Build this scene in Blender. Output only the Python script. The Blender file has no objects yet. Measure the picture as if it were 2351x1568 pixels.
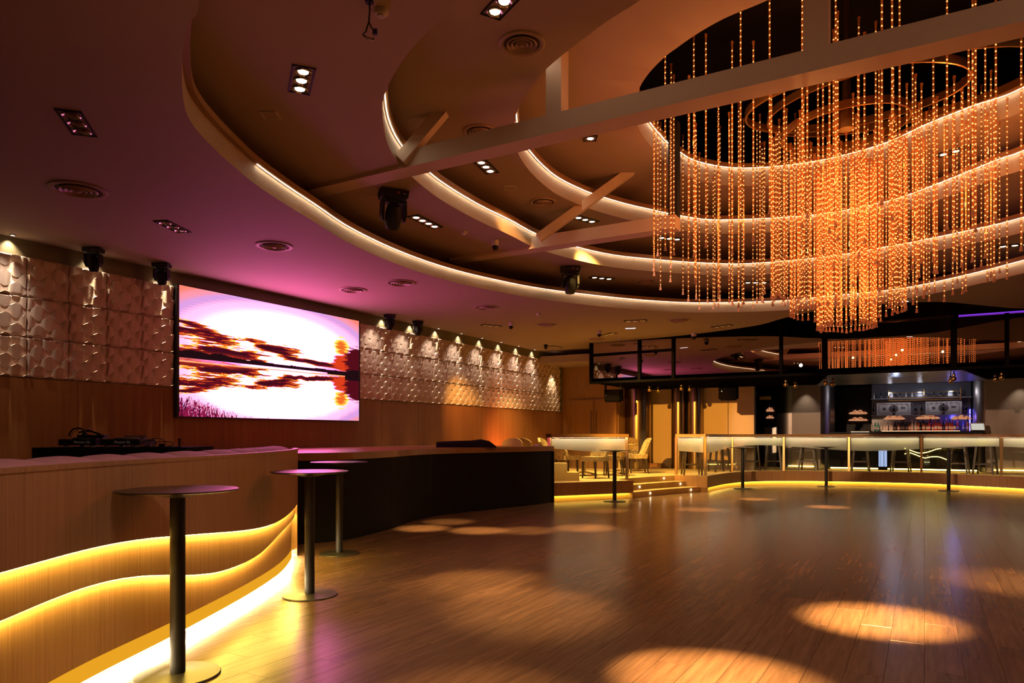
import bpy, math, random
import numpy as np
from mathutils import Vector, Matrix
from mathutils.geometry import delaunay_2d_cdt

random.seed(7)
PI = math.pi
SC = bpy.context.scene
COL = SC.collection

# ------------------------------------------------------------------ camera
F, HC, CX, HY = 1640.0, 1.37, 1175.5, 999.0        # focal length in px, eye height, principal column, horizon row
C30, S30 = math.cos(math.radians(30)), math.sin(math.radians(30))
cam = bpy.data.objects.new('camera', bpy.data.cameras.new('camera'))
COL.objects.link(cam)
cam.data.sensor_fit = 'HORIZONTAL'
cam.data.sensor_width = 36
cam.data.lens = F / 2351 * 36
cam.data.shift_y = (HY - 784) / 2351
cam.data.clip_end = 200
cam.location = (0, 0, HC)
cam.rotation_euler = (PI / 2, 0, math.radians(30))
SC.camera = cam

# ------------------------------------------------------------------ world, exposure, sampling
w = bpy.data.worlds.new('world')
SC.world = w
w.use_nodes = True
w.node_tree.nodes['Background'].inputs[0].default_value = (0.9, 0.55, 0.35, 1)
w.node_tree.nodes['Background'].inputs[1].default_value = 0.004
SC.view_settings.view_transform = 'Standard'
SC.view_settings.look = 'None'
SC.view_settings.exposure = 0.0
SC.view_settings.gamma = 1.0
SC.view_settings.use_curve_mapping = False
cy = SC.cycles
cy.max_bounces = 7
cy.diffuse_bounces = 4
cy.glossy_bounces = 4
cy.transmission_bounces = 4
cy.transparent_max_bounces = 40
cy.sample_clamp_indirect = 1.6
cy.sample_clamp_direct = 60.0
cy.caustics_reflective = False
cy.caustics_refractive = False
cy.use_denoising = True
cy.use_light_tree = True
cy.use_adaptive_sampling = True
cy.adaptive_threshold = 0.02


def W(px, D, z):
    """World point on the sight line of photo column px at depth D, height z."""
    t = (px - CX) / F
    return Vector((D * (t * C30 - S30), D * (t * S30 + C30), z))


def P(px, py, z):
    return W(px, F * (HC - z) / (py - HY), z)


def onY(px, Y, z=0.0):
    t = (px - CX) / F
    return W(px, Y / (t * S30 + C30), z)


def onX(px, X, z=0.0):
    t = (px - CX) / F
    return W(px, X / (t * C30 - S30), z)


def zat(py, D):
    return HC - (py - HY) * D / F


def depth(p):
    return -p[0] * S30 + p[1] * C30


Z1, Z2, Z3, Z4 = 3.78, 4.25, 4.72, 5.20             # heights of the four ceiling tiers
WARM = (1.0, 0.62, 0.28)
GOLD = (1.0, 0.58, 0.13)
WHITE = (1.0, 0.80, 0.55)


def spot(loc, target, watts, color=WARM, angle=60, blend=0.6, size=0.04, name='spot_beam'):
    l = bpy.data.lights.new(name, 'SPOT')
    l.energy = watts
    l.color = color
    l.spot_size = math.radians(angle)
    l.spot_blend = blend
    l.shadow_soft_size = size
    o = bpy.data.objects.new(name, l)
    COL.objects.link(o)
    o.location = loc
    d = Vector(target) - Vector(loc)
    o.rotation_euler = d.to_track_quat('-Z', 'Y').to_euler()
    return o


def point(loc, watts, color=WARM, size=0.05, name='point_glow'):
    l = bpy.data.lights.new(name, 'POINT')
    l.energy = watts
    l.color = color
    l.shadow_soft_size = size
    o = bpy.data.objects.new(name, l)
    COL.objects.link(o)
    o.location = loc
    return o


# pools of light on the dance floor: (photo point of the pool, lamp photo point, lamp height, watts, angle)
POOLS = [   # (photo point of the pool on the floor, lamp position, watts, cone)
    ((2020, 1425), (-0.40, 4.35, Z3 - 0.03), 9500, 15), ((1640, 1560), tuple(P(1160, 4, Z3 - 0.03)), 7500, 15),
    ((1215, 1395), tuple(P(1118, 383, Z3 - 0.02)), 1800, 17), ((1120, 1335), tuple(P(1118, 390, Z3 - 0.02)), 1200, 16),
    ((1050, 1345), tuple(P(1355, 317, Z4 - 0.02)), 900, 14), ((970, 1213), tuple(P(975, 508, Z2 - 0.02)), 1980, 13),
    ((1100, 1218), tuple(P(999, 519, Z2 - 0.02)), 1980, 14), ((1210, 1218), tuple(P(1118, 383, Z3 - 0.02)), 1144, 13),
    ((1345, 1212), tuple(P(1343, 503, Z3 - 0.02)), 1980, 14), ((1390, 1172), tuple(P(1343, 505, Z3 - 0.02)), 1100, 12),
    ((1735, 1146), tuple(P(1735, 648, Z2 - 0.02)), 2700, 11), ((1900, 1164), tuple(P(1735, 650, Z2 - 0.02)), 2700, 12),
    ((1605, 1170), tuple(P(1537, 546, Z3 - 0.02)), 2100, 12), ((2180, 1194), tuple(P(2330, 563, Z2 - 0.02)), 2600, 12),
    ((2270, 1173), tuple(P(2330, 563, Z2 - 0.02)), 2400, 12), ((2335, 1338), (1.75, 5.3, Z3 - 0.03), 2000, 16),
    ((1030, 1198), tuple(P(953, 498, Z2 - 0.02)), 1056, 12), ((2345, 1183), tuple(P(2330, 563, Z2 - 0.02)), 2400, 12),
    ((1090, 1610), tuple(P(1155, 6, Z3 - 0.03)), 900, 16),
]
for (fp, lp_, wt, an) in POOLS:
    spot(Vector(lp_) - Vector((0, 0, 0.05)), P(fp[0], fp[1], 0), wt, (1.0, 0.56, 0.20), an, 1.0, 0.03, 'downlight_beam')
# the tilted lamps that throw amber light on the back wall, and general wide lamp spill
LB = P(693, 185, Z2) - Vector((0, 0, 0.10))
spot(LB, (-6.1, 21, 1.2), 10000, (1.0, 0.45, 0.055), 15, 0.35, 0.06, 'amber_beam')
spot(LB + Vector((0.12, 0, 0)), (-3.0, 23, 1.1), 5500, (1.0, 0.60, 0.34), 13, 0.4, 0.06, 'amber_beam')
spot(LB, (2.6, 23, 1.1), 4000, (1.0, 0.62, 0.40), 13, 0.4, 0.06, 'amber_beam')
spot(P(1118, 383, Z3 - 0.02), (-8.7, 19.7, 1.2), 900, (1.0, 0.45, 0.12), 13, 0.6, 0.06, 'amber_beam')
spot(P(1343, 503, Z3 - 0.02), (-7.2, 17.0, 0.4), 1500, (1.0, 0.60, 0.14), 28, 0.8, 0.06, 'amber_beam')
spot((-8.8, 16.0, 3.72), (-7.8, 16.6, 0.4), 850, (1.0, 0.66, 0.20), 100, 0.8, 0.06, 'amber_beam')
spot((-6.5, 15.7, 3.72), (-6.2, 16.6, 0.4), 1100, (1.0, 0.66, 0.20), 110, 0.8, 0.06, 'amber_beam')


# unseen lamp added above the frame to brighten the booth end nearest the camera
spot((-2.1, 1.5, Z1 - 0.05), (-3.9, 2.7, 0.75), 150, (1.0, 0.68, 0.44), 78, 1.0, 0.30, 'downlight_beam')


# ------------------------------------------------------------------ materials
def nt(name):
    m = bpy.data.materials.new(name)
    m.use_nodes = True
    t = m.node_tree
    return m, t, t.nodes['Principled BSDF'], t.nodes['Material Output']


def plain(name, col, rough=0.5, metal=0.0, spec=0.5, noise=0.0, nscale=8.0, bump=0.0, bscale=60.0):
    m, t, b, o = nt(name)
    b.inputs['Base Color'].default_value = (*col, 1)
    b.inputs['Roughness'].default_value = rough
    b.inputs['Metallic'].default_value = metal
    b.inputs['Specular IOR Level'].default_value = spec
    if noise or bump:
        tc = t.nodes.new('ShaderNodeTexCoord')
    if noise:
        n = t.nodes.new('ShaderNodeTexNoise')
        n.inputs['Scale'].default_value = nscale
        n.inputs['Detail'].default_value = 4
        t.links.new(tc.outputs['Object'], n.inputs['Vector'])
        mx = t.nodes.new('ShaderNodeMix')
        mx.data_type = 'RGBA'
        mx.inputs[6].default_value = (*[c * (1 - noise) for c in col], 1)
        mx.inputs[7].default_value = (*[min(1, c * (1 + noise)) for c in col], 1)
        t.links.new(n.outputs['Fac'], mx.inputs[0])
        t.links.new(mx.outputs[2], b.inputs['Base Color'])
    if bump:
        n2 = t.nodes.new('ShaderNodeTexNoise')
        n2.inputs['Scale'].default_value = bscale
        t.links.new(tc.outputs['Object'], n2.inputs['Vector'])
        bp = t.nodes.new('ShaderNodeBump')
        bp.inputs['Strength'].default_value = bump
        bp.inputs['Distance'].default_value = 0.01
        t.links.new(n2.outputs['Fac'], bp.inputs['Height'])
        t.links.new(bp.outputs['Normal'], b.inputs['Normal'])
    return m


def veneer(name, c0, c1, rough=0.42, scale=(70, 70, 1.6), spec=0.4, geo=False):
    m, t, b, o = nt(name)
    tc = t.nodes.new('ShaderNodeTexCoord')
    mp = t.nodes.new('ShaderNodeMapping')
    mp.inputs['Scale'].default_value = scale
    t.links.new(tc.outputs['Object'], mp.inputs['Vector'])
    n = t.nodes.new('ShaderNodeTexNoise')
    n.inputs['Scale'].default_value = 1.0
    n.inputs['Detail'].default_value = 5
    n.inputs['Roughness'].default_value = 0.65
    t.links.new(mp.outputs[0], n.inputs['Vector'])
    r = t.nodes.new('ShaderNodeValToRGB')
    r.color_ramp.elements[0].position = 0.32
    r.color_ramp.elements[0].color = (*c0, 1)
    r.color_ramp.elements[1].position = 0.68
    r.color_ramp.elements[1].color = (*c1, 1)
    t.links.new(n.outputs['Fac'], r.inputs[0])
    t.links.new(r.outputs[0], b.inputs['Base Color'])
    b.inputs['Roughness'].default_value = rough
    b.inputs['Specular IOR Level'].default_value = spec
    bp = t.nodes.new('ShaderNodeBump')
    bp.inputs['Strength'].default_value = 0.12
    bp.inputs['Distance'].default_value = 0.004
    t.links.new(n.outputs['Fac'], bp.inputs['Height'])
    t.links.new(bp.outputs['Normal'], b.inputs['Normal'])
    return m


def emit(name, col, strength, sampled=True):
    m, t, b, o = nt(name)
    t.nodes.remove(b)
    e = t.nodes.new('ShaderNodeEmission')
    e.inputs[0].default_value = (*col, 1)
    e.inputs[1].default_value = strength
    t.links.new(e.outputs[0], o.inputs[0])
    if not sampled:
        m.cycles.emission_sampling = 'NONE'
    return m


def thin_glass(name, tint=(0.95, 0.97, 0.95), refl=0.9):
    m, t, b, o = nt(name)
    t.nodes.remove(b)
    tr = t.nodes.new('ShaderNodeBsdfTransparent')
    tr.inputs[0].default_value = (*tint, 1)
    g = t.nodes.new('ShaderNodeBsdfGlossy')
    g.inputs['Color'].default_value = (refl, refl, refl, 1)
    g.inputs['Roughness'].default_value = 0.02
    fr = t.nodes.new('ShaderNodeFresnel')
    fr.inputs[0].default_value = 1.5
    mx = t.nodes.new('ShaderNodeMixShader')
    t.links.new(fr.outputs[0], mx.inputs[0])
    t.links.new(tr.outputs[0], mx.inputs[1])
    t.links.new(g.outputs[0], mx.inputs[2])
    t.links.new(mx.outputs[0], o.inputs[0])
    return m


def frosted(name, col, clear=0.25):
    m, t, b, o = nt(name)
    t.nodes.remove(b)
    tl = t.nodes.new('ShaderNodeBsdfTranslucent')
    tl.inputs[0].default_value = (*col, 1)
    df = t.nodes.new('ShaderNodeBsdfDiffuse')
    df.inputs[0].default_value = (*col, 1)
    tr = t.nodes.new('ShaderNodeBsdfRefraction')
    tr.inputs['Roughness'].default_value = 0.32
    tr.inputs['IOR'].default_value = 1.12
    m1 = t.nodes.new('ShaderNodeMixShader')
    m1.inputs[0].default_value = 0.5
    t.links.new(tl.outputs[0], m1.inputs[1])
    t.links.new(df.outputs[0], m1.inputs[2])
    m2 = t.nodes.new('ShaderNodeMixShader')
    m2.inputs[0].default_value = clear
    t.links.new(m1.outputs[0], m2.inputs[1])
    t.links.new(tr.outputs[0], m2.inputs[2])
    t.links.new(m2.outputs[0], o.inputs[0])
    return m


def tube_mat(name):
    """Amber acrylic tube of the chandelier strings."""
    m, t, b, o = nt(name)
    t.nodes.remove(b)
    tr = t.nodes.new('ShaderNodeBsdfTransparent')
    tr.inputs[0].default_value = (1.0, 0.80, 0.62, 1)
    tl = t.nodes.new('ShaderNodeBsdfTranslucent')
    tl.inputs[0].default_value = (1.0, 0.56, 0.26, 1)
    g = t.nodes.new('ShaderNodeBsdfGlossy')
    g.inputs['Roughness'].default_value = 0.08
    g.inputs['Color'].default_value = (1.0, 0.85, 0.75, 1)
    m1 = t.nodes.new('ShaderNodeMixShader')
    m1.inputs[0].default_value = 0.19
    t.links.new(tr.outputs[0], m1.inputs[1])
    t.links.new(tl.outputs[0], m1.inputs[2])
    lw = t.nodes.new('ShaderNodeLayerWeight')
    lw.inputs[0].default_value = 0.12
    m2 = t.nodes.new('ShaderNodeMixShader')
    t.links.new(lw.outputs['Fresnel'], m2.inputs[0])
    t.links.new(m1.outputs[0], m2.inputs[1])
    t.links.new(g.outputs[0], m2.inputs[2])
    t.links.new(m2.outputs[0], o.inputs[0])
    return m


def floor_mat():
    m, t, b, o = nt('floor_laminate')
    ge = t.nodes.new('ShaderNodeNewGeometry')
    oi = t.nodes.new('ShaderNodeObjectInfo')
    at = t.nodes.new('ShaderNodeAttribute')
    at.attribute_name = 'rnd'
    ad = t.nodes.new('ShaderNodeMath')
    ad.operation = 'ADD'
    t.links.new(oi.outputs['Random'], ad.inputs[0])
    t.links.new(at.outputs['Fac'], ad.inputs[1])
    fr = t.nodes.new('ShaderNodeMath')
    fr.operation = 'FRACT'
    t.links.new(ad.outputs[0], fr.inputs[0])
    mp = t.nodes.new('ShaderNodeMapping')
    mp.inputs['Scale'].default_value = (26, 1.6, 1)
    t.links.new(ge.outputs['Position'], mp.inputs['Vector'])
    cb = t.nodes.new('ShaderNodeCombineXYZ')
    ml = t.nodes.new('ShaderNodeMath')
    ml.operation = 'MULTIPLY'
    ml.inputs[1].default_value = 37.0
    t.links.new(fr.outputs[0], ml.inputs[0])
    t.links.new(ml.outputs[0], cb.inputs[2])
    va = t.nodes.new('ShaderNodeVectorMath')
    va.operation = 'ADD'
    t.links.new(mp.outputs[0], va.inputs[0])
    t.links.new(cb.outputs[0], va.inputs[1])
    n = t.nodes.new('ShaderNodeTexNoise')
    n.inputs['Scale'].default_value = 1.0
    n.inputs['Detail'].default_value = 6
    n.inputs['Roughness'].default_value = 0.62
    t.links.new(va.outputs[0], n.inputs['Vector'])
    r = t.nodes.new('ShaderNodeValToRGB')
    r.color_ramp.elements[0].position = 0.30
    r.color_ramp.elements[0].color = (0.14, 0.078, 0.043, 1)
    r.color_ramp.elements[1].position = 0.72
    r.color_ramp.elements[1].color = (0.285, 0.168, 0.095, 1)
    t.links.new(n.outputs['Fac'], r.inputs[0])
    hs = t.nodes.new('ShaderNodeHueSaturation')
    mr = t.nodes.new('ShaderNodeMapRange')
    mr.inputs['To Min'].default_value = 0.86
    mr.inputs['To Max'].default_value = 1.12
    t.links.new(fr.outputs[0], mr.inputs['Value'])
    t.links.new(mr.outputs[0], hs.inputs['Value'])
    t.links.new(r.outputs[0], hs.inputs['Color'])
    t.links.new(hs.outputs[0], b.inputs['Base Color'])
    b.inputs['Roughness'].default_value = 0.25
    b.inputs['Specular IOR Level'].default_value = 0.45
    return m


def damask(name, a, c):
    m, t, b, o = nt(name)
    tc = t.nodes.new('ShaderNodeTexCoord')
    v = t.nodes.new('ShaderNodeTexVoronoi')
    v.feature = 'DISTANCE_TO_EDGE'
    v.inputs['Scale'].default_value = 19
    t.links.new(tc.outputs['Object'], v.inputs['Vector'])
    r = t.nodes.new('ShaderNodeValToRGB')
    r.color_ramp.interpolation = 'CONSTANT'
    r.color_ramp.elements[0].color = (*c, 1)
    r.color_ramp.elements[1].position = 0.09
    r.color_ramp.elements[1].color = (*a, 1)
    t.links.new(v.outputs['Distance'], r.inputs[0])
    t.links.new(r.outputs[0], b.inputs['Base Color'])
    b.inputs['Roughness'].default_value = 0.7
    return m


M = {}
M['ceil'] = plain('ceiling_paint', (0.47, 0.365, 0.30), 0.75, noise=0.05, nscale=1.2)
M['void'] = plain('black_void_paint', (0.012, 0.010, 0.009), 0.8)
M['duct'] = plain('dark_duct', (0.05, 0.04, 0.035), 0.5, noise=0.3)
M['band'] = plain('grasscloth', (0.50, 0.40, 0.28), 0.6, noise=0.22, nscale=55, bump=0.35, bscale=160)
M['lip'] = plain('brown_lip', (0.34, 0.20, 0.10), 0.6)
M['beam'] = plain('beam_paint', (0.74, 0.60, 0.48), 0.65, noise=0.04)
M['wallwood'] = veneer('wall_veneer', (0.21, 0.088, 0.026), (0.29, 0.130, 0.042), 0.36, (22, 22, 0.5))
M['boothwood'] = veneer('booth_veneer', (0.30, 0.155, 0.085), (0.44, 0.25, 0.150), 0.4, (85, 85, 1.3))
M['kick'] = plain('kick_board', (0.82, 0.54, 0.14), 0.5, noise=0.06)
M['relief'] = plain('relief_panel', (0.74, 0.62, 0.54), 0.55, bump=0.25, bscale=90)
M['olive'] = plain('olive_strip', (0.17, 0.15, 0.095), 0.6)
M['black'] = plain('black_satin', (0.009, 0.008, 0.009), 0.55, spec=0.22)
M['blackcloth'] = plain('black_cloth', (0.010, 0.009, 0.009), 0.9, spec=0.1, bump=0.3, bscale=40)
M['blackpanel'] = plain('black_panel', (0.008, 0.007, 0.006), 0.75, spec=0.15, noise=0.4, nscale=3)
M['tabletop'] = plain('black_laminate', (0.020, 0.017, 0.018), 0.26)
M['tablebase'] = plain('dark_metal', (0.10, 0.095, 0.085), 0.38, 0.6)
M['pole'] = plain('pole_paint', (0.014, 0.013, 0.013), 0.5, spec=0.25, noise=0.15, nscale=60)
M['stagewood'] = veneer('stage_wood', (0.22, 0.10, 0.04), (0.36, 0.18, 0.07), 0.3, (3, 60, 60))
M['railwood'] = veneer('rail_wood', (0.34, 0.19, 0.07), (0.48, 0.29, 0.12), 0.4, (8, 8, 60))
M['fascia'] = veneer('fascia_wood', (0.30, 0.15, 0.05), (0.42, 0.23, 0.09), 0.45, (40, 40, 1.5))
M['pillow'] = plain('mauve_upholstery', (0.46, 0.22, 0.30), 0.6, noise=0.1, nscale=30)
M['carpet'] = plain('patterned_carpet', (0.60, 0.39, 0.13), 0.9, noise=0.25, nscale=5, bump=0.3, bscale=150)
M['carpetred'] = plain('carpet_red_motif', (0.28, 0.03, 0.05), 0.9)
M['glass'] = thin_glass('rail_glass')
M['film'] = frosted('frosted_film', (0.80, 0.76, 0.62), 0.62)
M['brass'] = plain('brushed_brass', (0.62, 0.40, 0.16), 0.3, 1.0)
M['pillarmetal'] = plain('bronze_metal', (0.30, 0.22, 0.13), 0.24, 1.0, noise=0.08, nscale=40)
M['steelmetal'] = plain('grey_metal', (0.34, 0.30, 0.28), 0.36, 1.0, noise=0.08, nscale=40)
M['bay'] = plain('beige_wallcover', (0.62, 0.45, 0.27), 0.7, noise=0.05, nscale=25, bump=0.15, bscale=200)
M['greybay'] = plain('taupe_wallcover', (0.40, 0.33, 0.28), 0.65, noise=0.06, nscale=25)
M['mirror'] = plain('tinted_mirror', (0.50, 0.42, 0.36), 0.0, 1.0)
M['slat'] = plain('blue_grey_slat', (0.30, 0.34, 0.42), 0.28, 1.0)
M['white'] = plain('white_plastic', (0.72, 0.68, 0.64), 0.4)
M['vent'] = plain('vent_paint', (0.46, 0.33, 0.26), 0.5)
M['ventdark'] = plain('vent_inner', (0.10, 0.07, 0.055), 0.7)
M['chrome'] = plain('chrome', (0.75, 0.73, 0.70), 0.12, 1.0)
M['lampon'] = emit('lamp_on', (1.0, 0.80, 0.52), 14.0, False)
M['lampsoft'] = emit('lamp_soft', (1.0, 0.80, 0.60), 3.0, False)
M['lampoff'] = plain('lamp_off', (0.22, 0.15, 0.12), 0.12, 0.9)
M['tube'] = tube_mat('amber_tube')
M['bead'] = emit('bead_glow', (1.0, 0.40, 0.14), 4.2, False)
M['beadend'] = frosted('bead_end', (0.75, 0.42, 0.30), 0.5)
M['ribbon'] = plain('gold_ribbon', (0.55, 0.28, 0.08), 0.3, 0.9)
M['ledcove'] = emit('cove_led', (1.0, 0.80, 0.56), 34.0)
M['ledbooth'] = emit('booth_led', (1.0, 0.66, 0.10), 85.0)
M['ledkick'] = emit('kick_led', (1.0, 0.76, 0.40), 620.0)
M['ledrail'] = emit('rail_led', (1.0, 0.85, 0.58), 26.0)
M['ledrear'] = emit('rail_rear_led', (1.0, 0.80, 0.46), 50.0)
M['ledplat'] = emit('platform_led', (1.0, 0.68, 0.12), 16.0)
M['ledpurple'] = emit('purple_led', (0.30, 0.05, 1.0), 0.9)
M['ledblue'] = emit('blue_led', (0.12, 0.10, 1.0), 6.0)
M['ledwhite'] = emit('white_led', (0.9, 0.88, 1.0), 2.5)
M['ledbar'] = emit('bar_shelf_led', (1.0, 0.45, 0.22), 4.0)
M['chairgold'] = damask('gold_damask', (0.46, 0.33, 0.13), (0.20, 0.125, 0.05))
M['chairplain'] = plain('gold_leatherette', (0.62, 0.46, 0.20), 0.5)
M['darkleg'] = plain('dark_wood_leg', (0.035, 0.022, 0.014), 0.4)
M['stoolwood'] = plain('stool_wood', (0.06, 0.04, 0.025), 0.45)
M['tablewood'] = plain('table_wood', (0.50, 0.36, 0.16), 0.35)
M['tv'] = plain('screen_frame', (0.008, 0.008, 0.008), 0.4)
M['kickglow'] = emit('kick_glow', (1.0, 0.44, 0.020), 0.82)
M['blackmatte'] = plain('black_matte', (0.006, 0.005, 0.005), 0.9, spec=0.0)
M['silver'] = plain('silver_foot', (0.6, 0.6, 0.65), 0.25, 1.0)
M['logo'] = plain('logo_print', (0.92, 0.88, 0.88), 0.5)
M['cable'] = plain('cable_black', (0.012, 0.012, 0.012), 0.5)
M['blueclip'] = plain('blue_clip', (0.03, 0.05, 0.35), 0.4)
M['paper'] = plain('print_paper', (0.74, 0.70, 0.68), 0.6)
M['print'] = plain('print_ink', (0.16, 0.12, 0.12), 0.6)
M['barback'] = plain('bar_back_panel', (0.16, 0.16, 0.19), 0.22, 0.2)
M['shelfglass'] = plain('shelf_glass', (0.35, 0.36, 0.42), 0.15)
M['darkwall'] = plain('dark_wall', (0.020, 0.016, 0.015), 0.6)
M['roomwall'] = plain('room_wall', (0.22, 0.13, 0.09), 0.7)
M['screenlit'] = emit('monitor_glow', (0.75, 0.72, 0.62), 0.75)
BOTTLE = {}
for nm, c in dict(green=(0.05, 0.30, 0.20), clear=(0.66, 0.58, 0.50), amber=(0.50, 0.14, 0.04), dark=(0.020, 0.018, 0.016), red=(0.55, 0.06, 0.05), blue=(0.10, 0.10, 0.55)).items():
    BOTTLE[nm] = plain('bottle_' + nm, c, 0.08, 0.0, 0.6)


# ------------------------------------------------------------------ mesh builder
class MB:
    def __init__(s):
        s.v, s.f, s.mi = [], [], []
        s.cur = 0

    def add(s, vs, fs):
        b = len(s.v)
        s.v.extend([tuple(v) for v in vs])
        for f in fs:
            s.f.append(tuple(b + i for i in f))
            s.mi.append(s.cur)
        return s

    def box(s, c, d, rz=0.0, taper=1.0, mat=None):
        x, y, z = d[0] / 2, d[1] / 2, d[2] / 2
        vs = []
        for sz in (-1, 1):
            k = taper if sz < 0 else 1.0
            for sx, sy in ((-1, -1), (1, -1), (1, 1), (-1, 1)):
                vs.append(Vector((sx * x * k, sy * y * k, sz * z)))
        R = mat if mat is not None else Matrix.Rotation(rz, 3, 'Z')
        c = Vector(c)
        return s.add([R @ v + c for v in vs], [(3, 2, 1, 0), (4, 5, 6, 7), (0, 1, 5, 4), (1, 2, 6, 5), (2, 3, 7, 6), (3, 0, 4, 7)])

    def bar(s, a, b, wd, ht, r2=None):
        """box beam from a to b"""
        a, b = Vector(a), Vector(b)
        d = (b - a)
        L = d.length
        d.normalize()
        up = Vector((0, 0, 1)) if abs(d.z) < 0.95 else Vector((1, 0, 0))
        sx = d.cross(up).normalized()
        sy = sx.cross(d)
        k = r2 if r2 else 1.0
        vs = []
        for q, kk in ((a, 1.0), (b, k)):
            for i, j in ((-1, -1), (1, -1), (1, 1), (-1, 1)):
                vs.append(q + sx * i * wd / 2 * kk + sy * j * ht / 2 * kk)
        return s.add(vs, [(0, 1, 2, 3), (7, 6, 5, 4), (4, 5, 1, 0), (5, 6, 2, 1), (6, 7, 3, 2), (7, 4, 0, 3)])

    def lathe(s, prof, n=20, c=(0, 0, 0), sx=1.0, sy=1.0, cap=True):
        vs, fs = [], []
        m = len(prof)
        for (r, z) in prof:
            for i in range(n):
                a = 2 * PI * i / n
                vs.append((c[0] + r * math.cos(a) * sx, c[1] + r * math.sin(a) * sy, c[2] + z))
        for k in range(m - 1):
            for i in range(n):
                j = (i + 1) % n
                fs.append((k * n + i, k * n + j, (k + 1) * n + j, (k + 1) * n + i))
        if cap:
            if prof[0][0] > 1e-5:
                fs.append(tuple(reversed(range(n))))
            if prof[-1][0] > 1e-5:
                fs.append(tuple(range((m - 1) * n, m * n)))
        return s.add(vs, fs)

    def tube(s, pts, r, n=8, cap=True):
        pts = [Vector(p) for p in pts]
        vs, fs = [], []
        prev = None
        for k, p in enumerate(pts):
            a = pts[max(k - 1, 0)]
            b = pts[min(k + 1, len(pts) - 1)]
            d = (b - a).normalized()
            if prev is None:
                up = Vector((0, 0, 1)) if abs(d.z) < 0.9 else Vector((1, 0, 0))
                u = d.cross(up).normalized()
            else:
                u = (prev - d * prev.dot(d)).normalized()
            prev = u
            q = d.cross(u)
            rr = r[k] if isinstance(r, (list, tuple)) else r
            for i in range(n):
                t = 2 * PI * i / n
                vs.append(p + (u * math.cos(t) + q * math.sin(t)) * rr)
        for k in range(len(pts) - 1):
            for i in range(n):
                j = (i + 1) % n
                fs.append((k * n + i, k * n + j, (k + 1) * n + j, (k + 1) * n + i))
        if cap:
            fs.append(tuple(reversed(range(n))))
            fs.append(tuple(range((len(pts) - 1) * n, len(pts) * n)))
        return s.add(vs, fs)

    def sphere(s, c, r, n=12, m=8, sz=1.0):
        prof = [(r * math.sin(PI * k / m) if 0 < k < m else 1e-6, -r * sz * math.cos(PI * k / m)) for k in range(m + 1)]
        return s.lathe(prof, n, c, cap=False)

    def sweep(s, path, prof, closed=False, side=1.0):
        """sweep a profile of (offset to the left of travel, height) along a plan path of (x, y[, z])"""
        n = len(path)
        rows = []
        for k in range(n):
            if closed:
                a, b = path[(k - 1) % n], path[(k + 1) % n]
            else:
                a, b = path[max(k - 1, 0)], path[min(k + 1, n - 1)]
            d = Vector((b[0] - a[0], b[1] - a[1])).normalized()
            nx, ny = -d.y * side, d.x * side
            rows.append([(path[k][0] + nx * o, path[k][1] + ny * o, z + (path[k][2] if len(path[k]) > 2 else 0)) for (o, z) in (prof(k) if callable(prof) else prof)])
        m = len(rows[0])
        vs = [v for r in rows for v in r]
        fs = []
        for k in range(n if closed else n - 1):
            k2 = (k + 1) % n
            for i in range(m - 1):
                fs.append((k * m + i, k2 * m + i, k2 * m + i + 1, k * m + i + 1))
        return s.add(vs, fs)

    def prism(s, poly, z0, z1):
        n = len(poly)
        vs = [(p[0], p[1], z0) for p in poly] + [(p[0], p[1], z1) for p in poly]
        fs = [tuple(reversed(range(n))), tuple(range(n, 2 * n))]
        for i in range(n):
            j = (i + 1) % n
            fs.append((i, j, n + j, n + i))
        return s.add(vs, fs)

    def mesh(s, name, mats, smooth=False):
        me = bpy.data.meshes.new(name)
        me.from_pydata(s.v, [], s.f)
        for m in (mats if isinstance(mats, (list, tuple)) else [mats]):
            me.materials.append(m)
        if isinstance(mats, (list, tuple)) and len(mats) > 1:
            me.polygons.foreach_set('material_index', s.mi)
        if smooth:
            me.polygons.foreach_set('use_smooth', [True] * len(s.f))
            try:
                me.set_sharp_from_angle(angle=math.radians(smooth if smooth is not True else 40))
            except Exception:
                pass
        me.update()
        return me

    def build(s, name, mats, parent=None, smooth=False):
        o = bpy.data.objects.new(name, s.mesh(name, mats, smooth))
        COL.objects.link(o)
        if parent is not None:
            o.parent = parent
            o.matrix_parent_inverse = Matrix.Translation(-Vector(parent.get('_base', (0, 0, 0)))) if parent.get('_world') else Matrix()
            if parent.get('_world'):
                o['_world'] = 1
                o['_base'] = (0.0, 0.0, 0.0)
        return o


def tag(o, label, cat=None, group=None, kind=None):
    if label:
        o['label'] = label
    if cat:
        o['category'] = cat
    if group:
        o['group'] = group
    if kind:
        o['kind'] = kind
    return o


def thing(name, label, cat, loc=(0, 0, 0), rz=0.0, group=None, world=False, kind=None):
    """Empty at a thing's base. world=True: its parts are given in world coordinates."""
    o = bpy.data.objects.new(name, None)
    COL.objects.link(o)
    o.empty_display_size = 0.1
    o.location = loc
    o.rotation_euler = (0, 0, rz)
    tag(o, label, cat, group, kind)
    if world:
        o['_world'] = 1
        o['_base'] = tuple(float(c) for c in loc)
    return o


def kids(o):
    return [c for c in bpy.data.objects if c.parent == o]


def dup(root, loc, rz=0.0, label=None, group=None, scale=None, tree=None):
    c = root.copy()
    COL.objects.link(c)
    c.location = loc
    c.rotation_euler = (0, 0, rz)
    if scale:
        c.scale = (scale,) * 3 if not isinstance(scale, tuple) else scale
    if label:
        c['label'] = label
    if group:
        c['group'] = group
    for (ch, gs) in (tree if tree is not None else [(k, kids(k)) for k in kids(root)]):
        d = ch.copy()
        COL.objects.link(d)
        d.parent = c
        for g in gs:
            e = g.copy()
            COL.objects.link(e)
            e.parent = d
    return c


def treeof(root):
    return [(k, kids(k)) for k in kids(root)]


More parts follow.
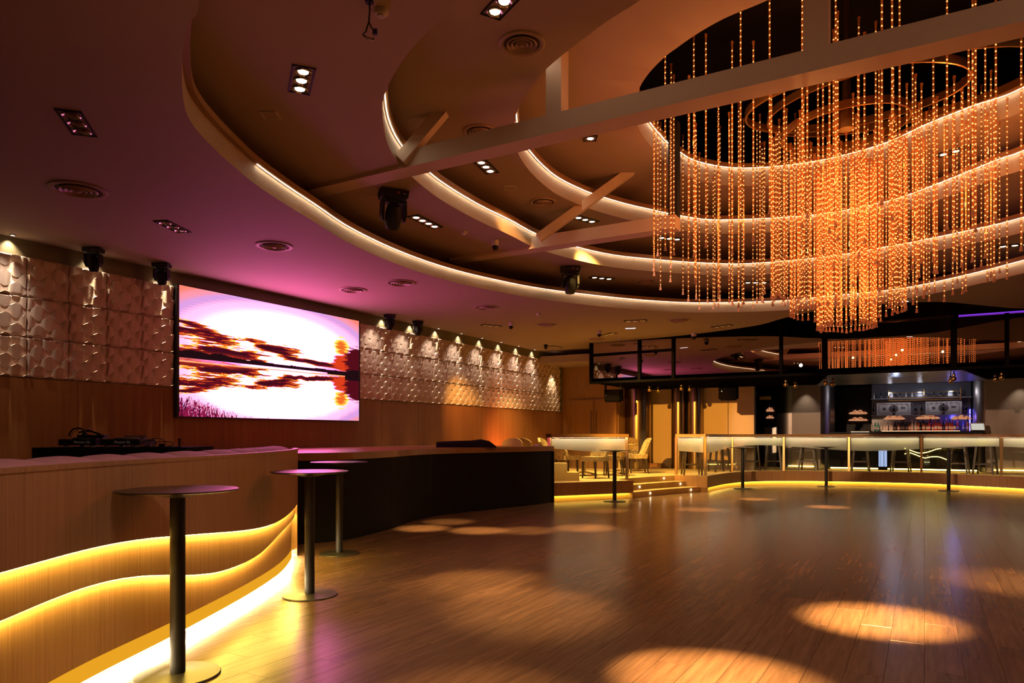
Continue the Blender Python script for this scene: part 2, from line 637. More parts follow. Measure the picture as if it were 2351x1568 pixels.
def catmull(pts, closed=False, sub=6):
    out = []
    n = len(pts)
    rng = range(n) if closed else range(n - 1)
    for i in rng:
        if closed:
            p0, p1, p2, p3 = pts[(i - 1) % n], pts[i], pts[(i + 1) % n], pts[(i + 2) % n]
        else:
            p0, p1, p2, p3 = pts[max(i - 1, 0)], pts[i], pts[i + 1], pts[min(i + 2, n - 1)]
        for k in range(sub):
            t = k / sub
            out.append(tuple(0.5 * (2 * b + (c - a) * t + (2 * a - 5 * b + 4 * c - d) * t * t + (-a + 3 * b - 3 * c + d) * t ** 3) for a, b, c, d in zip(p0, p1, p2, p3)))
    if not closed:
        out.append(tuple(pts[-1]))
    return out


def sheet_with_hole(outer, hole, z):
    """flat mesh between an outer outline and a hole"""
    vs = [Vector(p[:2]) for p in outer] + [Vector(p[:2]) for p in hole]
    no, nh = len(outer), len(hole)
    ed = [(i, (i + 1) % no) for i in range(no)] + [(no + i, no + (i + 1) % nh) for i in range(nh)]
    r = delaunay_2d_cdt(vs, ed, [], 0, 1e-5)
    V, FC = r[0], r[2]
    hp = [(p[0], p[1]) for p in hole]
    op = [(p[0], p[1]) for p in outer]

    def inside(q, poly):
        c = False
        j = len(poly) - 1
        for i in range(len(poly)):
            if (poly[i][1] > q[1]) != (poly[j][1] > q[1]) and q[0] < (poly[j][0] - poly[i][0]) * (q[1] - poly[i][1]) / (poly[j][1] - poly[i][1]) + poly[i][0]:
                c = not c
            j = i
        return c
    mb = MB()
    keep = []
    for f in FC:
        c = sum((V[i] for i in f), Vector((0, 0))) / len(f)
        if inside(c, op) and not (hp and inside(c, hp)):
            keep.append(tuple(reversed(f)))
    return mb.add([(v.x, v.y, z) for v in V], keep)


# ================================================================== SETTING
# ---- floor: laminate planks, 0.2 x 1.2 m, running along the room
MF = floor_mat()
fl = MB().box((-1, 11, -0.03), (22, 32, 0.03)).build('floor', plain('floor_underlay', (0.05, 0.025, 0.012), 0.7))
tag(fl, None, None, None, 'structure')
PW, PLN = 0.2, 1.2


def plank_mb(x, y, mb, L=PLN, w_=PW):
    g, c = 0.0009, 0.0006
    x0, x1, y0, y1 = x + g, x + w_ - g, y + g, y + L - g
    vs = [(x0, y0, -0.014), (x1, y0, -0.014), (x1, y1, -0.014), (x0, y1, -0.014),
          (x0, y0, -c), (x1, y0, -c), (x1, y1, -c), (x0, y1, -c),
          (x0 + c, y0 + c, 0), (x1 - c, y0 + c, 0), (x1 - c, y1 - c, 0), (x0 + c, y1 - c, 0)]
    fs = [(0, 1, 5, 4), (1, 2, 6, 5), (2, 3, 7, 6), (3, 0, 4, 7), (4, 5, 9, 8), (5, 6, 10, 9), (6, 7, 11, 10), (7, 4, 8, 11), (8, 9, 10, 11)]
    mb.add(vs, fs)


cells = []
for i in range(-50, 45):
    off = (0.0, 0.8, 0.4, 1.0, 0.25, 0.6)[i % 6]
    for j in range(-1, 19):
        x, y = i * PW, j * PLN - off
        cx_, cy_ = x + PW / 2, y + PLN / 2
        D = -cx_ * S30 + cy_ * C30
        lat = cx_ * C30 + cy_ * S30
        vis = D > 3.2 and abs(lat / D) < 0.78 and not (cx_ < -5.2 and cy_ < 4.2) and cx_ > -7.4
        cells.append((D if vis else 99 + D, x, y))
cells.sort()
pm = MB()
plank_mb(0, 0, pm)
plank_me = pm.mesh('plank', MF)
for k, (D, x, y) in enumerate(cells[:296]):
    o = bpy.data.objects.new('plank', plank_me)
    COL.objects.link(o)
    o.parent = fl
    o.location = (x, y, 0)
rest = MB()
rn = []
for (D, x, y) in cells[296:]:
    plank_mb(x, y, rest)
    rn += [random.random()] * 12
ro = rest.build('plank_field', MF, fl)
at = ro.data.attributes.new('rnd', 'FLOAT', 'POINT')
at.data.foreach_set('value', rn)
ro['kind'] = 'stuff'

# ---- left wall: veneer below, relief panels, olive strip above
WX = -9.6
PS = 0.4965
wl = MB().box((WX - 0.1, 8.35, 1.95), (0.2, 22.7, 4.1)).build('wall_left', M['olive'])
tag(wl, None, None, None, 'structure')
y = -2.0
for k in range(18):
    MB().box((WX + 0.012, y + 0.605, 1.035), (0.024, 1.204, 2.07)).build('veneer_panel', M['wallwood'], wl)
    y += 1.208


def relief_mesh():
    N, NS, rows, A = 32, 7, 4, 0.044
    mb = MB()

    def hump(u, r):
        return 0.5 - 0.5 * math.cos(2 * PI * (2 * u + 0.5 * (r % 2)))

    def line(u, r):
        return max(0.0, min(float(rows), r + 0.46 * (hump(u, r - 1) - 0.5)))
    g = 0.003
    k = (PS - 2 * g) / rows
    grid = []
    for r in range(-1, rows + 1):
        for q in range(NS + 1):
            sv = q / NS
            rowv = []
            for i in range(N + 1):
                u = i / N
                lo, hi = line(u, r), line(u, r + 1)
                hh = max(0.0, min(1.0, (hump(u, r) - 0.10) / 0.62))
                hh = hh * hh * (3 - 2 * hh)
                h = A * (0.06 + hh * (0.30 + 0.70 * sv))
                v = lo + (hi - lo) * sv
                ed = min(1.0, min(u, 1 - u, v / rows, 1 - v / rows) / 0.015)
                rowv.append((0.012 + h * ed, g + u * (PS - 2 * g), g + v * k))
            grid.append(rowv)
    grid = [[(0, p[1], g) for p in grid[0]]] + grid + [[(0, p[1], PS - g) for p in grid[-1]]]
    n1 = N + 1
    vs = [p for rw in grid for p in rw]
    fs = [(j * n1 + i, j * n1 + i + 1, (j + 1) * n1 + i + 1, (j + 1) * n1 + i) for j in range(len(grid) - 1) for i in range(N)]
    mb.add(vs, fs)
    return mb.mesh('wall_panel', M['relief'], 35)


rme = relief_mesh()
SY0, SY1 = 6.66, 10.52          # LED screen edges along the wall
ys = [SY0 - 0.04 - PS * (k + 1) for k in range(9)] + [SY1 + 0.03 + PS * k for k in range(18)]
for yy in ys:
    for r in range(3):
        o = bpy.data.objects.new('wall_panel', rme)
        COL.objects.link(o)
        o.parent = wl
        o.location = (WX, yy, 2.08 + r * PS)

# ---- other walls (close the room)
for nm, c, d, mt in (('wall_right', (8.1, 11, 2.4), (0.2, 30, 5), 'roomwall'), ('wall_front', (-0.8, -3.1, 2.4), (18, 0.2, 5), 'roomwall'),
                     ('wall_back', (-0.8, 26.2, 2.0), (18, 0.2, 4.2), 'darkwall')):
    tag(MB().box(c, d).build(nm, M[mt]), None, None, None, 'structure')

# ---- ceiling tiers with nested free-form openings


def outline(px, z, hidden):
    zo = {Z1: 3.78, Z2: 4.05, Z3: 4.35, Z4: 4.68}[z]
    hidden = [(a * (z - HC) / (zo - HC), b * (z - HC) / (zo - HC)) for a, b in hidden]
    pts = [tuple(P(a, b, z)[:2]) for a, b in px]
    return catmull(pts + hidden, True, 5)


R1 = outline([(456, 0), (434, 52), (422, 103), (418, 145), (418, 193), (422, 234), (432, 269), (458, 306), (499, 348), (537, 382), (585, 422), (654, 468), (723, 510),
              (800, 557), (903, 603), (1007, 638), (1110, 663), (1248, 688), (1420, 707), (1551, 716), (1654, 717), (1792, 713), (1895, 704), (2068, 687), (2210, 660), (2351, 627)], Z1,
             [(2.6, 11.5), (3.6, 9.5), (4.0, 7.5), (3.8, 5.2), (2.8, 3.0), (1.0, 1.6), (-1.0, 1.3), (-2.6, 1.8)])
R2 = outline([(1065, 0), (1024, 38), (972, 83), (931, 131), (900, 179), (886, 210), (878, 238), (878, 269), (884, 310), (896, 344), (915, 375), (942, 403), (1007, 455), (1093, 504),
              (1165, 537), (1251, 577), (1385, 610), (1489, 622), (1600, 630), (1720, 632), (1900, 617), (2068, 591), (2220, 562), (2351, 533)], Z2,
             [(2.2, 10.5), (2.9, 8.8), (3.0, 7.0), (2.5, 5.2), (1.4, 3.9), (0.0, 3.2), (-1.3, 3.2)])
R3 = outline([(1471, 0), (1385, 55), (1316, 107), (1258, 155), (1220, 200), (1192, 244), (1183, 275), (1181, 310), (1189, 350), (1213, 389), (1248, 424), (1282, 448), (1337, 473),
              (1385, 489), (1437, 503), (1489, 514), (1560, 528), (1654, 537), (1861, 527), (2016, 502), (2119, 472), (2291, 408), (2351, 388)], Z3,
             [(1.7, 8.9), (2.1, 7.6), (2.0, 6.2), (1.3, 5.0), (0.2, 4.4), (-0.8, 4.3)])
R4 = outline([(1764, 0), (1668, 40), (1603, 76), (1551, 112), (1525, 132), (1489, 169), (1466, 207), (1458, 245), (1463, 287), (1482, 320), (1509, 352), (1540, 380), (1600, 413), (1706, 427), (1861, 414), (2016, 379),
              (2136, 330), (2240, 292), (2351, 254)], Z4,
             [(1.5, 8.0), (1.6, 7.0), (1.2, 6.1), (0.4, 5.6), (-0.4, 5.5)])

bar_edge = catmull([(-7.65, 17.3), (-5.25, 17.06), (-3.34, 16.37), (-2.56, 15.6), (-1.85, 14.97), (-0.95, 14.84), (-0.38, 14.84), (0.09, 14.97), (0.45, 15.25), (1.07, 16.03), (1.64, 16.63), (3.0, 17.2)], False, 5)
outer1 = [(-9.6, -3.0), (8.0, -3.0), (8.0, 17.3)] + list(reversed(bar_edge)) + [(-7.65, 19.7), (-9.6, 19.7)]
ce = sheet_with_hole(outer1, R1, Z1).build('ceiling', M['ceil'])
tag(ce, None, None, None, 'structure')
for ring, z, mg in ((R2, Z2, 1.6), (R3, Z3, 1.2), (R4, Z4, 1.2)):
    prev = {Z2: R1, Z3: R2, Z4: R3}[z]
    xs = [p[0] for p in prev]
    yy = [p[1] for p in prev]
    x0, x1, y0, y1 = min(xs) - mg, max(xs) + mg, min(yy) - mg, min(max(yy) + mg, 14.80 if z == Z2 else 99)
    sheet_with_hole([(x0, y0), (x1, y0), (x1, y1), (x0, y1)], ring, z).build('ceiling_tier', M['ceil'], ce)
MB().box((-1, 9, 7.6), (24, 26, 0.1)).build('void_ceiling', M['void'], ce)
MB().box((-0.8, 16.5, 4.72), (18, 5.0, 0.05)).build('bar_void_ceiling', M['void'], ce)
MB().sweep([(p[0], p[1]) for p in bar_edge], [(0, Z1), (0, 4.70)]).build('ceiling_edge', M['void'], ce)
# dark ducts and pipes up in the void
for a, b, r, lb in (((-4, 7.3, 6.7), (3, 7.3, 6.7), 0.22, 'widest dark duct across the black void'), ((-4, 8.9, 7.1), (3, 8.9, 7.1), 0.14, 'dark duct behind the widest one in the black void'),
                    ((-4, 10.6, 6.4), (3, 10.6, 6.4), 0.10, 'thin lowest pipe at the back of the black void'), ((-2.8, 6.6, 7.25), (2.5, 6.6, 7.25), 0.10, 'thin dark pipe at the front of the black void')):
    dk = thing('air_duct', lb, 'duct', a, world=True)
    MB().tube([a, b], r, 12).build('duct_pipe', M['duct'], dk, True)
    c_ = (Vector(a) + Vector(b)) / 2
    MB().bar(c_, (c_.x, c_.y, 7.55), 0.02, 0.02).build('hanger', M['duct'], dk)

for k, (ring, z, hb, zn) in enumerate(((R1, Z1, 0.19, Z2), (R2, Z2, 0.21, Z3), (R3, Z3, 0.23, Z4), (R4, Z4, 0.27, 9))):
    # orientation: inward is toward the centre
    ar = sum(ring[i][0] * ring[(i + 1) % len(ring)][1] - ring[(i + 1) % len(ring)][0] * ring[i][1] for i in range(len(ring)))
    sd = 1.0 if ar > 0 else -1.0
    tr = MB().sweep(ring, [(0, z), (0, z + hb)], True, sd).build('trim_%d' % (k + 1), M['band'], None, 30)
    tag(tr, None, None, None, 'structure')
    MB().sweep(ring, [(-0.02, z + hb), (0.050, z + hb), (0.050, z + hb + 0.060), (-0.20, z + hb + 0.055)], True, sd).build('cove_lip', M['lip'], tr, 30)
    i0 = (50, 25, 30, 42)[k]
    MB().sweep(ring[i0:-25] if k == 0 else ring, [(0.018, z + hb - 0.004), (0.024, z + hb - 0.004)], k != 0, sd).build('led_strip', M['ledcove'], tr)

# ---- white beams crossing the openings
ZB = 4.21


def beam(name, segs, label):
    b = None
    for (p0, p1, wd, ht) in segs:
        q = MB().bar(p0, p1, wd, ht)
        if b is None:
            b = q.build(name, M['beam'])
            tag(b, None, None, None, 'structure')
        else:
            q.build('post', M['beam'], b)
    return b


beam('ceiling_beam', [((-6.6, 6.12, ZB + 0.09), (6.5, 6.12, ZB + 0.09), 0.245, 0.18),
                      ((-3.02, 6.09, ZB + 0.17), (-3.02, 6.09, Z4 + 0.9), 0.16, 0.16), ((-0.735, 6.09, ZB + 0.17), (-0.735, 6.09, 6.8), 0.18, 0.18)], None)
beam('ceiling_beam', [((-6.7, 9.69, ZB + 0.09), (-2.95, 9.69, ZB + 0.09), 0.245, 0.18), ], None)
tag(MB().box((-3.0, 9.69, (ZB + 0.18 + Z4 + 0.5) / 2), (0.13, 0.13, Z4 + 0.5 - ZB - 0.18)).build('ceiling_post', M['void']), None, None, None, 'structure')  # black paint stands in for the shade on the post's unlit side
beam('ceiling_brace', [(P(921, 368, ZB + 0.06), P(1030, 240, Z3 + 0.10), 0.12, 0.12)], None)
beam('ceiling_brace', [(P(1236, 547, ZB + 0.06), P(1462, 384, Z4 + 0.10), 0.13, 0.12)], None)

# ---- soffit box in the far left corner
so = MB().box((-8.62, 18.95, 3.53), (1.9, 1.5, 0.2)).build('ceiling_soffit', M['ceil'])
tag(so, None, None, None, 'structure')

# ---- back: door wall, bays, pillars, mirror canopy
PZ = 0.38
wd = MB().box((-8.72, 19.78, 2.0), (1.80, 0.16, 4.0)).box((-7.80, 20.40, 1.6), (0.06, 1.35, 3.2)).build('wall_door_side', M['fascia'])
tag(wd, None, None, None, 'structure')
dr = thing('door_1', None, None, (-8.6, 19.7, PZ), world=True, kind='structure')
for s_, x0 in ((-1, -9.25), (1, -8.52)):
    lf = MB().box((x0 + 0.36, 19.66, 1.40), (0.71, 0.05, 2.06)).build('door_leaf', M['fascia'], dr)
    hx = -8.60 if s_ < 0 else -8.44
    mb = MB().tube([(hx, 19.60, 0.9), (hx, 19.60, 2.1)], 0.014, 8)
    mb.bar((hx, 19.60, 1.0), (hx, 19.65, 1.0), 0.02, 0.02).bar((hx, 19.60, 2.0), (hx, 19.65, 2.0), 0.02, 0.02)
    mb.build('handle', M['chrome'], lf)
bayw = MB().box((-6.05, 21.1, 1.6), (3.75, 0.2, 3.2)).build('wall_bay', M['darkwall'])
tag(bayw, None, None, None, 'structure')
for px0, px1 in ((1478, 1552), (1598, 1672), (1673, 1732)):
    a, b = onY(px0, 20.98), onY(px1, 20.98)
    MB().box(((a.x + b.x) / 2, 20.97, 1.57), (b.x - a.x - 0.004, 0.05, 2.38)).build('bay_panel', M['bay'], bayw)


def pillar(name, x, y, r, mat, label):
    o = MB().lathe([(r, PZ), (r, 2.76)], 40, (x, y, 0)).build(name, mat, None, 40)
    tag(o, label, None, None, 'structure')
    return o


pillar('pillar', onY(1461, 20.4).x, 20.5, 0.40, M['pillarmetal'], None)
pillar('pillar', onY(1556, 20.7).x, 20.8, 0.22, M['pillarmetal'], None)
pillar('pillar', onY(1594, 20.7).x, 20.8, 0.22, M['pillarmetal'], None)


def rounded_block(x0, x1, y0, y1, r):
    pts = []
    for (cx, cy, a0) in ((x1 - r, y1 - r, 0), (x0 + r, y1 - r, 90), (x0 + r, y0 + r, 180), (x1 - r, y0 + r, 270)):
        for k in range(9):
            a = math.radians(a0 + 90 * k / 8)
            pts.append((cx + r * math.cos(a), cy + r * math.sin(a)))
    return pts


for (a, b, pl) in ((1781, 1905, (1818, 1884)), (2240, 2420, (2262, 2390))):
    x0, x1 = onY(a, 23.4).x, onY(b, 23.4).x
    o = MB().prism(rounded_block(x0, x1, 23.2, 25.2, 0.42), PZ, 2.95).build('pillar', M['steelmetal'], None, 40)
    tag(o, None, None, None, 'structure')
    c0, c1 = onY(pl[0], 23.2).x, onY(pl[1], 23.2).x
    MB().box(((c0 + c1) / 2, 23.19, 1.65), (c1 - c0, 0.03, 2.5)).build('cladding_panel', M['greybay'], o)
    MB().box(((x0 + x1) / 2, 23.17, PZ + 0.05), (x1 - x0 - 0.8, 0.02, 0.02)).build('led_strip', M['ledplat'], o)

rc = thing('ceiling_canopy', None, None, (-3, 17.25, 2.74), world=True, kind='structure')
MB().box((0.18, 19.2, 2.80), (15.6, 3.86, 0.10)).build('canopy_slab', M['blackmatte'], rc)
MB().box((0.0, 23.6, 3.0), (16.0, 5.0, 0.10)).build('canopy_slab', M['blackmatte'], rc)
MUL = [onY(p, 17.25).x for p in (1357, 1468, 1546, 1793, 1893, 2190, 2312)] + [3.3, 5.5, 7.98]
for k in range(len(MUL) - 1):
    MB().box(((MUL[k] + MUL[k + 1]) / 2, 17.28, 3.71), (MUL[k + 1] - MUL[k] - 0.03, 0.02, 1.90)).build('mirror_pane', M['mirror'], rc)
for k, x in enumerate(MUL[:-1]):
    wd_ = 0.11 if k in (4, 5) else 0.07
    MB().box((x, 17.24, 3.71), (wd_, 0.06, 1.94)).build('mullion', M['blackmatte'], rc)
MB().bar((MUL[0], 17.24, 3.46), (MUL[2], 17.24, 3.48), 0.05, 0.06).build('mullion', M['blackmatte'], rc)
MB().bar((MUL[0] - 0.03, 17.24, 2.74), (7.98, 17.24, 2.74), 0.07, 0.06).build('bottom_frame', M['blackmatte'], rc)
MB().box((MUL[0] - 0.01, 18.2, 3.26), (0.04, 1.9, 1.02)).build('canopy_end_panel', M['blackmatte'], rc)
MB().bar((onY(2010, 17.2).x, 17.19, 3.81), (MUL[5], 17.19, 3.81), 0.02, 0.03).build('silver_rail', M['chrome'], rc)
MB().bar((MUL[5] + 0.08, 17.19, 3.81), (7.5, 17.19, 3.81), 0.015, 0.018).build('purple_led', M['ledpurple'], rc)
sx0, sx1 = onY(1903, 17.4).x, onY(2212, 17.4).x
for k in range(14):
    yy = 17.40 + k * 0.26
    MB().box(((sx0 + sx1) / 2, yy + 0.11, 2.725), (sx1 - sx0 + 0.1 * k, 0.20, 0.03)).build('slat', M['slat'], rc)

# ---- raised platforms
plat_px = [(1626, 1128), (1666, 1120.6), (1714, 1115.8), (1802, 1113.6), (1950, 1115.5), (2115, 1119.7), (2203, 1124.5), (2351, 1133)]
arc = [tuple(P(a, b, 0)[:2]) for a, b in plat_px]
arc[0] = (-4.50, 17.40)
arc = catmull(arc + [(3.4, 19.3), (4.6, 17.0)], False, 6)
Q0, Q1 = (-5.30, 17.15), (-4.50, 17.13)
front = [Q0, Q1] + arc
rp = thing('floor_platform', None, None, (-3, 20, 0), world=True, kind='structure')
top = sheet_with_hole([Q0, Q1] + arc + [(8, 17), (8, 26), (-7.0, 26), (-9.5, 21), (-9.5, 19.6), (-6.6, 17.6)], [], PZ)
top.f = [tuple(reversed(f)) for f in top.f]
top.build('platform_top', M['carpet'], rp)
for nm, o0, z0, z1, mt in (('fascia', -0.02, 0.11, PZ + 0.01, 'fascia'), ('kick_board', 0.05, 0.0, 0.12, 'kick')):
    MB().sweep(front, [(o0 - 0.0, z0), (o0, z1), (o0 + 0.05, z1), (o0 + 0.05, z0), (o0, z0)], False, 1.0).build(nm, M[mt], rp, 30)
MB().sweep(arc, [(0.005, 0.106), (0.035, 0.106)], False, 1.0).build('led_strip', M['ledplat'], rp)
# left platform
LA, LB_ = Vector((-6.70, 13.05)), Vector((-5.52, 14.80))
ld = (LB_ - LA).normalized()
ln = Vector((-ld.y, ld.x))
LC = LB_ + ln * 2.3
lp = thing('floor_platform', None, None, (-7, 15, 0), world=True, kind='structure')
MB().prism([LA, LB_, LC, (-6.9, 17.6), (-9.55, 19.7), (-9.55, 13.05)], PZ - 0.04, PZ).build('platform_top', M['carpet'], lp)
path = [tuple(LA), tuple(LB_), tuple(LC)]
MB().bar((*(LA - ln * 0.02), 0.25), (*(LB_ - ln * 0.02), 0.25), 0.05, 0.27).bar((*(LB_), 0.19), (*LC, 0.19), 0.05, 0.38).build('fascia', M['fascia'], lp)
MB().bar((*(LA + ln * 0.06), 0.06), (*(LB_ + ln * 0.06 - ld * 0.06), 0.06), 0.03, 0.12).build('kick_board', M['kick'], lp)
MB().bar((*(LA + ln * 0.02), 0.118), (*(LB_ + ln * 0.02 - ld * 0.06), 0.118), 0.03, 0.008).build('led_strip', M['ledplat'], lp)
mo = MB()
mo.tube([(*(LA + ld * (0.75 + 0.22 * math.cos(a)) + ln * (0.75 + 0.16 * math.sin(a))), PZ + 0.002) for a in [k * PI / 8 for k in range(10)]], 0.025, 4).build('carpet_motif', M['carpetred'], lp)
# steps between the platforms
st = thing('floor_steps', None, None, (-5.3, 16, 0), world=True, kind='structure')
A0, B0 = Vector((-5.48, 14.72)), Vector((-4.58, 17.36))
sd_ = (B0 - A0).normalized()
sn = Vector((-sd_.y, sd_.x))
for k in range(3):
    zt = PZ * (k + 1) / 3 - (0.001 if k == 2 else 0)
    fr_ = []
    for q in range(9):
        u = q / 8
        fr_.append(A0.lerp(B0, u) + sn * (0.30 * k + 0.10 * math.sin(PI * u)))
    bk = [B0 + sn * 1.9, A0 + sn * 1.9]
    o = MB().prism([tuple(p) for p in fr_ + bk], 0.0, zt).build('step', M['carpet'], st)
    for u in ((0.25, 0.80) if k < 2 else (0.72,)):
        p = A0.lerp(B0, u) + sn * (0.30 * k + 0.10 * math.sin(PI * u) - 0.008)
        MB().sphere((p.x, p.y, zt - 0.055), 0.018, 8, 6).build('step_lamp', M['lampon'], o)

# ================================================================== BALUSTRADES
ZR = 1.395


def balustrade(name, label, path, posts, base, phase, group=None):
    """path: dense plan polyline, posts: indices of the posts along it"""
    t = thing(name, label, 'balustrade', (path[0][0], path[0][1], PZ), world=True)
    MB().sweep(path, [(-0.07, ZR - 0.075), (-0.07, ZR), (0.16, ZR), (0.16, ZR - 0.075), (-0.07, ZR - 0.075)], False, 1.0).build('rail_top', M['railwood'], t, 30)
    for k in posts:
        p = path[k]
        MB().box((p[0], p[1], (PZ + ZR) / 2 - 0.03), (0.055, 0.055, ZR - PZ - 0.09)).build('post', M['brass'], t)
    s = 0.0
    for a, b in zip(posts[:-1], posts[1:]):
        seg = path[a:b + 1]
        d0 = (Vector(seg[1]) - Vector(seg[0])).normalized() * 0.045
        d1 = (Vector(seg[-1]) - Vector(seg[-2])).normalized() * 0.045
        seg = [tuple(Vector(seg[0]) + d0)] + list(seg[1:-1]) + [tuple(Vector(seg[-1]) - d1)]
        fine = []
        for q in range(len(seg) - 1):
            for h in range(6):
                fine.append(tuple(Vector(seg[q]).lerp(Vector(seg[q + 1]), h / 6)))
        fine.append(seg[-1])
        g = MB().sweep(fine, [(0, PZ + 0.02), (0, ZR - 0.09)]).build('glass_pane', M['glass'], t)
        ss = [0.0]
        for q in range(1, len(fine)):
            ss.append(ss[-1] + (Vector(fine[q]) - Vector(fine[q - 1])).length)
        MB().sweep(fine, lambda q, ss=ss, s=s: [(-0.006, base + 0.075 * math.sin((s + ss[q]) * 1.15 + phase)), (-0.006, ZR - 0.10)]).build('frosted_film', M['film'], g)
        MB().sweep(fine, [(-0.060, ZR - 0.078), (-0.030, ZR - 0.078)]).build('led_strip', M['ledrail'], t)
        MB().sweep(fine, [(0.09, ZR - 0.078), (0.12, ZR - 0.078)]).build('led_strip', M['ledrear'], t)
        s += ss[-1]
    return t


rl = [tuple(LA + ln * 0.05 + ld * (0.08 + k * (1.93 / 10))) for k in range(11)]
balustrade('balustrade', 'short glass balustrade with wooden rail on the left platform beside the black stage', rl, [0, 10], 1.08, 2.9)
MB()  # right balustrade: two straight panels then the long curve
off = []
for k in range(len(front)):
    a, b = front[max(k - 1, 0)], front[min(k + 1, len(front) - 1)]
    d = (Vector(b) - Vector(a)).normalized()
    off.append((front[k][0] - d.y * 0.07, front[k][1] + d.x * 0.07))
off[0] = (Q0[0] + 0.02, Q0[1] + 0.06)
off[1] = (Q1[0] - 0.06, Q1[1] + 0.07)


def nearest_px(px):
    best, bi = 1e9, 0
    for i, p in enumerate(off):
        D = depth(p)
        q = CX + F * (p[0] * C30 + p[1] * S30) / D
        if i > 1 and abs(q - px) < best:
            best, bi = abs(q - px), i
    return bi


pidx = [0, 1] + sorted({nearest_px(p) for p in (1684, 1802, 1949, 2121, 2307)}) + [len(off) - 5]
balustrade('balustrade', 'long curved glass balustrade with frosted wave and wooden rail before the bar', off, pidx, 1.02, 3.6)

# ================================================================== CURVED BOOTH
bc = [(-3.02, 0.55), (-3.38, 1.42), (-3.83, 2.20), (-4.22, 3.01), (-4.75, 4.01), (-5.22, 4.76), (-5.72, 5.38), (-6.16, 5.80)]
bp = catmull(bc, False, 10)
booth = thing('curved_booth', 'long curved oak veneer booth front with two glowing wave lines', 'booth', (-4.5, 3.5, 0), world=True)
ZT = 1.222


def ray_on(px):
    """depth where photo column px meets the booth face"""
    t = (px - CX) / F
    for a, b in zip(bp[:-1], bp[1:]):
        fa = (a[0] * C30 + a[1] * S30) - t * depth(a)
        fb = (b[0] * C30 + b[1] * S30) - t * depth(b)
        if fa * fb <= 0 and abs(fa - fb) > 1e-9:
            k = fa / (fa - fb)
            q = (a[0] + (b[0] - a[0]) * k, a[1] + (b[1] - a[1]) * k)
            return q
    return bp[-1]


def wave(pxs):
    out = []
    for px, py in pxs:
        q = ray_on(px)
        out.append((q[1], zat(py, depth(q))))
    return out


w1 = wave([(0, 1315), (50, 1301), (103, 1287), (207, 1259), (310, 1239), (389, 1231), (482, 1224), (568, 1218), (620, 1207), (654, 1188), (678, 1164), (692, 1142)])
w2 = wave([(0, 1436), (69, 1403), (172, 1362), (241, 1338), (327, 1322), (389, 1319), (482, 1320), (534, 1310), (603, 1276), (654, 1221), (682, 1188), (692, 1179)])


def interp(w, yv):
    if yv <= w[0][0]:
        return w[0][1] + (yv - w[0][0]) * 0.02
    for a, b in zip(w[:-1], w[1:]):
        if a[0] <= yv <= b[0]:
            return a[1] + (b[1] - a[1]) * (yv - a[0]) / max(b[0] - a[0], 1e-6)
    return w[-1][1]


fine = catmull(bc, False, 36)
zz1 = [interp(w1, p[1]) for p in fine]
zz2 = [min(interp(w2, p[1]), z1 - 0.03) for p, z1 in zip(fine, zz1)]


def smooth(a, n=9):
    return [sum(a[max(0, i - n):i + n + 1]) / len(a[max(0, i - n):i + n + 1]) for i in range(len(a))]


zz1, zz2 = smooth(zz1), smooth(zz2)
# outward (toward the dance floor) is to the right of travel: side = -1
MB().sweep(fine, lambda k: [(-0.03, zz1[k]), (0.0, zz1[k]), (0.0, ZT), (-0.03, ZT)], False, -1).build('upper_panel', M['boothwood'], booth, 30)
MB().sweep(fine, lambda k: [(-0.06, zz2[k]), (-0.034, zz2[k]), (-0.034, zz1[k] + 0.05)], False, -1).build('middle_panel', M['boothwood'], booth, 30)
MB().sweep(fine, lambda k: [(-0.10, 0.145), (-0.068, 0.145), (-0.068, zz2[k] + 0.05)], False, -1).build('lower_panel', M['boothwood'], booth, 30)
MB().sweep(fine, [(-0.12, 0.058), (-0.064, 0.058), (-0.064, 0.150), (-0.12, 0.150)], False, -1).build('kick_board', M['kickglow'], booth, 30)
MB().sweep(fine, lambda k: [(-0.028, zz1[k] - 0.003), (-0.006, zz1[k] - 0.003)], False, -1).build('led_strip', M['ledbooth'], booth)
MB().sweep(fine, lambda k: [(-0.062, zz2[k] - 0.003), (-0.040, zz2[k] - 0.003)], False, -1).build('led_strip', M['ledbooth'], booth)
MB().sweep(fine, [(-0.116, 0.056), (-0.074, 0.050)], False, -1).build('led_strip', M['ledkick'], booth)
MB().sweep(fine, [(-0.05, ZT - 0.02), (-0.05, ZT + 0.004), (0.004, ZT + 0.004), (0.004, ZT - 0.02)], False, -1).build('top_rim', M['boothwood'], booth, 30)
# inner back face, end panel
MB().sweep(fine, [(-0.42, 0.0), (-0.42, ZT - 0.03), (-0.05, ZT - 0.03)], False, -1).build('booth_back', M['boothwood'], booth, 30)
e0 = Vector(fine[-1])
MB().bar((e0.x, e0.y, 0.61), (e0.x - 0.42, e0.y - 0.30, 0.61), 0.03, 1.22).build('end_panel', M['boothwood'], booth)
# upholstered cushions along the top
for k in range(14):
    i0, i1 = int(k * (len(fine) - 26) / 14), int((k + 1) * (len(fine) - 26) / 14)
    seg = fine[i0:i1 + 1]
    n = len(seg)

    def prof(q, n=n):
        s = math.sin(PI * q / max(n - 1, 1)) ** 0.5
        out = []
        for j in range(9):
            a = PI * j / 8
            out.append((-0.23 + 0.16 * math.cos(a), ZT - 0.03 + (0.035 + 0.030 * s) * math.sin(a)))
        return out
    MB().sweep(seg, prof, False, -1).build('cushion', M['pillow'], booth, 60)

